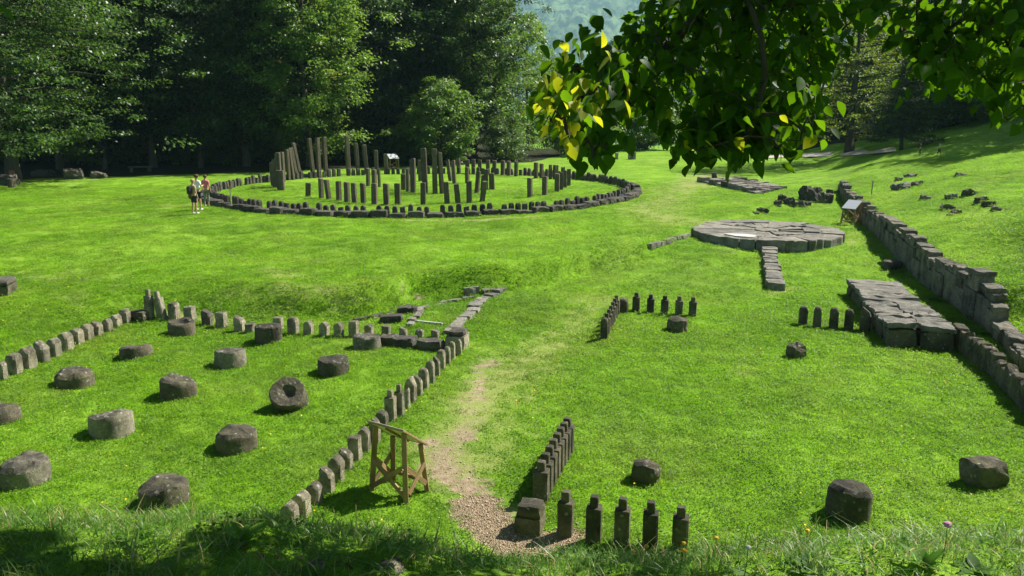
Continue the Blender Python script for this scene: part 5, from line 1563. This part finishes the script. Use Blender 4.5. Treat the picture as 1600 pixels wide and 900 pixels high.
for i, (x, y, n, L_, W_, rz) in enumerate(((-2.05, 3.1, 7, .10, .045, .9), (-1.5, 3.15, 8, .09, .05, .7), (-1.05, 3.1, 7, .11, .04, .8), (-.75, 2.95, 9, .07, .05, .5), (.95, 3.1, 8, .10, .05, .9), (1.2, 3.15, 9, .12, .055, .8), (1.38, 3.0, 8, .09, .06, .6),
                                          (1.62, 3.1, 8, .12, .05, .9), (1.8, 3.05, 9, .10, .06, .7), (.62, 2.95, 8, .07, .045, .6), (-1.8, 2.85, 9, .08, .055, .5), (2.0, 3.0, 8, .11, .05, .8), (-2.4, 3.0, 8, .1, .05, .8))):
    weed('leafy weed rosette in the long grass of the bank edge', x, y, n, L_, W_, rz, group='weed rosettes on the bank')
def stalk_flower(label, x, y, h, m, r, name):
    t = thing(name, label, 'flower', (x, y, hz(x, y)))
    V, F = [], []
    tube(V, F, [(0, 0, -.02), (.01, 0, h * .5), (.015, .01, h)], [.0025, .002, .0015], 5)
    st = mesh('stem', V, F, WEED); pattr(st, 'tone', [.5] * len(V)); pattr(st, 'warm', [0.] * len(V)); obj('stem', st, t)
    V, F = loft([[(q * r * math.cos(i * .7854), q * r * math.sin(i * .7854), zz_ * r) for i in range(8)] for q, zz_ in ((.3, -.7), (.9, -.3), (1.0, .15), (.75, .65), (.3, .9))])
    obj('flower_head', mesh('flower_head', roughen(V, r * .15, 3 / r, 3), F, m), t, (.015, .01, h))
CLO = plain('clover pink', (0.50, 0.22, 0.36), .8, .3)
stalk_flower('pink clover flower on a stem above the long grass', 1.70, 3.12, .16, CLO, .016, 'clover_flower')
stalk_flower('pale seed head on a stem in the long grass', .92, 3.12, .14, plain('seed head', (.55, .5, .42)), .012, 'seed_head')
YF = plain('dandelion yellow', (0.72, 0.42, 0.02), .7, .1)
for i, (px, py) in enumerate(((1064, 851), (1062, 861), (1067, 864), (985, 864), (997, 862), (1005, 872), (1115, 843), (1256, 853))):
    p = at(px, py, 3.9)
    zz0 = hz(p.x, p.y)
    if p.z - zz0 < .05: p.z = zz0 + .08
    stalk_flower('yellow hawkbit flower on a thin stem at the bank edge', p.x, p.y, p.z - zz0, YF, .011, 'hawkbit_flower')
    bpy.data.objects[-1] if False else None
for o in bpy.data.objects:
    if o.name.startswith('hawkbit_flower'): o['group'] = 'yellow flowers on the bank edge'

# longer grass left by the mower round the feet of the stones, and loose pebbles on the worn ground
col_d = np.zeros_like(gx)
for o in bpy.data.objects:
    b = o.name.split('.')[0]
    if b in ('column_drum', 'boulder', 'stone_pillar', 'stone_post', 'corner_block', 'fallen_slab') and o.location.y < 36 and o.data:
        xs_ = [v.co.x for v in o.data.vertices]; r_ = (max(xs_) - min(xs_)) / 2
        dd = np.hypot(gx - o.location.x, gy - o.location.y) - r_
        col_d = np.maximum(col_d, np.exp(-((dd - .04) / .13) ** 2))
pattr(gme, 'collar', col_d * bare * (gy > 9))
grass('grass', blade_mesh(random.Random(8), 26, 0.10, 0.06, 0.13, 0.006, 0.012, 0.8, 2, 0.08, LAWN), 'collar', 34, 0.6, 1.3, 51, 'longer unmown grass round the feet of the stones')
pattr(gme, 'pebbly', np.clip(sst(.3, .8, gravel) + .25 * sst(.3, .8, near_path), 0, 1))
pm = plain('pebble stone', (.38, .295, .20), .9, .4)
po = obj('pebbles', block_mesh(.03, .022, .014, pm, rb, .006, .5, 2, 'pebbles'))
po['kind'] = 'stuff'; tag(po, 'loose pebbles on the worn gravel path', 'pebbles')
scatter(po, 'pebbly', 130, .4, 1.5, 61, .6)
# bare twiggy litter and dry leaves on the shaded bank
dl = leaf_mat('dry leaves', (0.16, 0.09, 0.04), (0.30, 0.19, 0.09), (0.3, 0.18, 0.06), .2, .8)
pattr(gme, 'litter', np.clip(soil * 1.3 + .06 * mead, 0, 1))
do = obj('dry_leaves', leafpatch_mesh(random.Random(4), 5, .08, .025, .055, .01, dl, 'dry_leaves', .6, .3)); do['kind'] = 'stuff'
tag(do, 'dry fallen leaves on the bank edge in front', 'leaves')
scatter(do, 'litter', 30, .6, 1.3, 71, .4)

# ------------------------------------------------------------------ haze in the valley air
V = [(x, y, z) for x in (-7400, 7400) for y in (-7400, 7400) for z in (-260, 900)]
F = [(0, 1, 3, 2), (4, 6, 7, 5), (0, 4, 5, 1), (2, 3, 7, 6), (0, 2, 6, 4), (1, 5, 7, 3)]
hm, hnt, hout = mat('haze air')
pv = hnt.nodes.new('ShaderNodeVolumePrincipled')
pv.inputs['Color'].default_value = (0.50, 0.78, 1.0, 1)
pv.inputs['Density'].default_value = 0.00011
pv.inputs['Anisotropy'].default_value = 0.0
hnt.links.new(pv.outputs[0], hout.inputs['Volume'])
ho = obj('haze', mesh('haze', V, F, hm)); ho['kind'] = 'stuff'
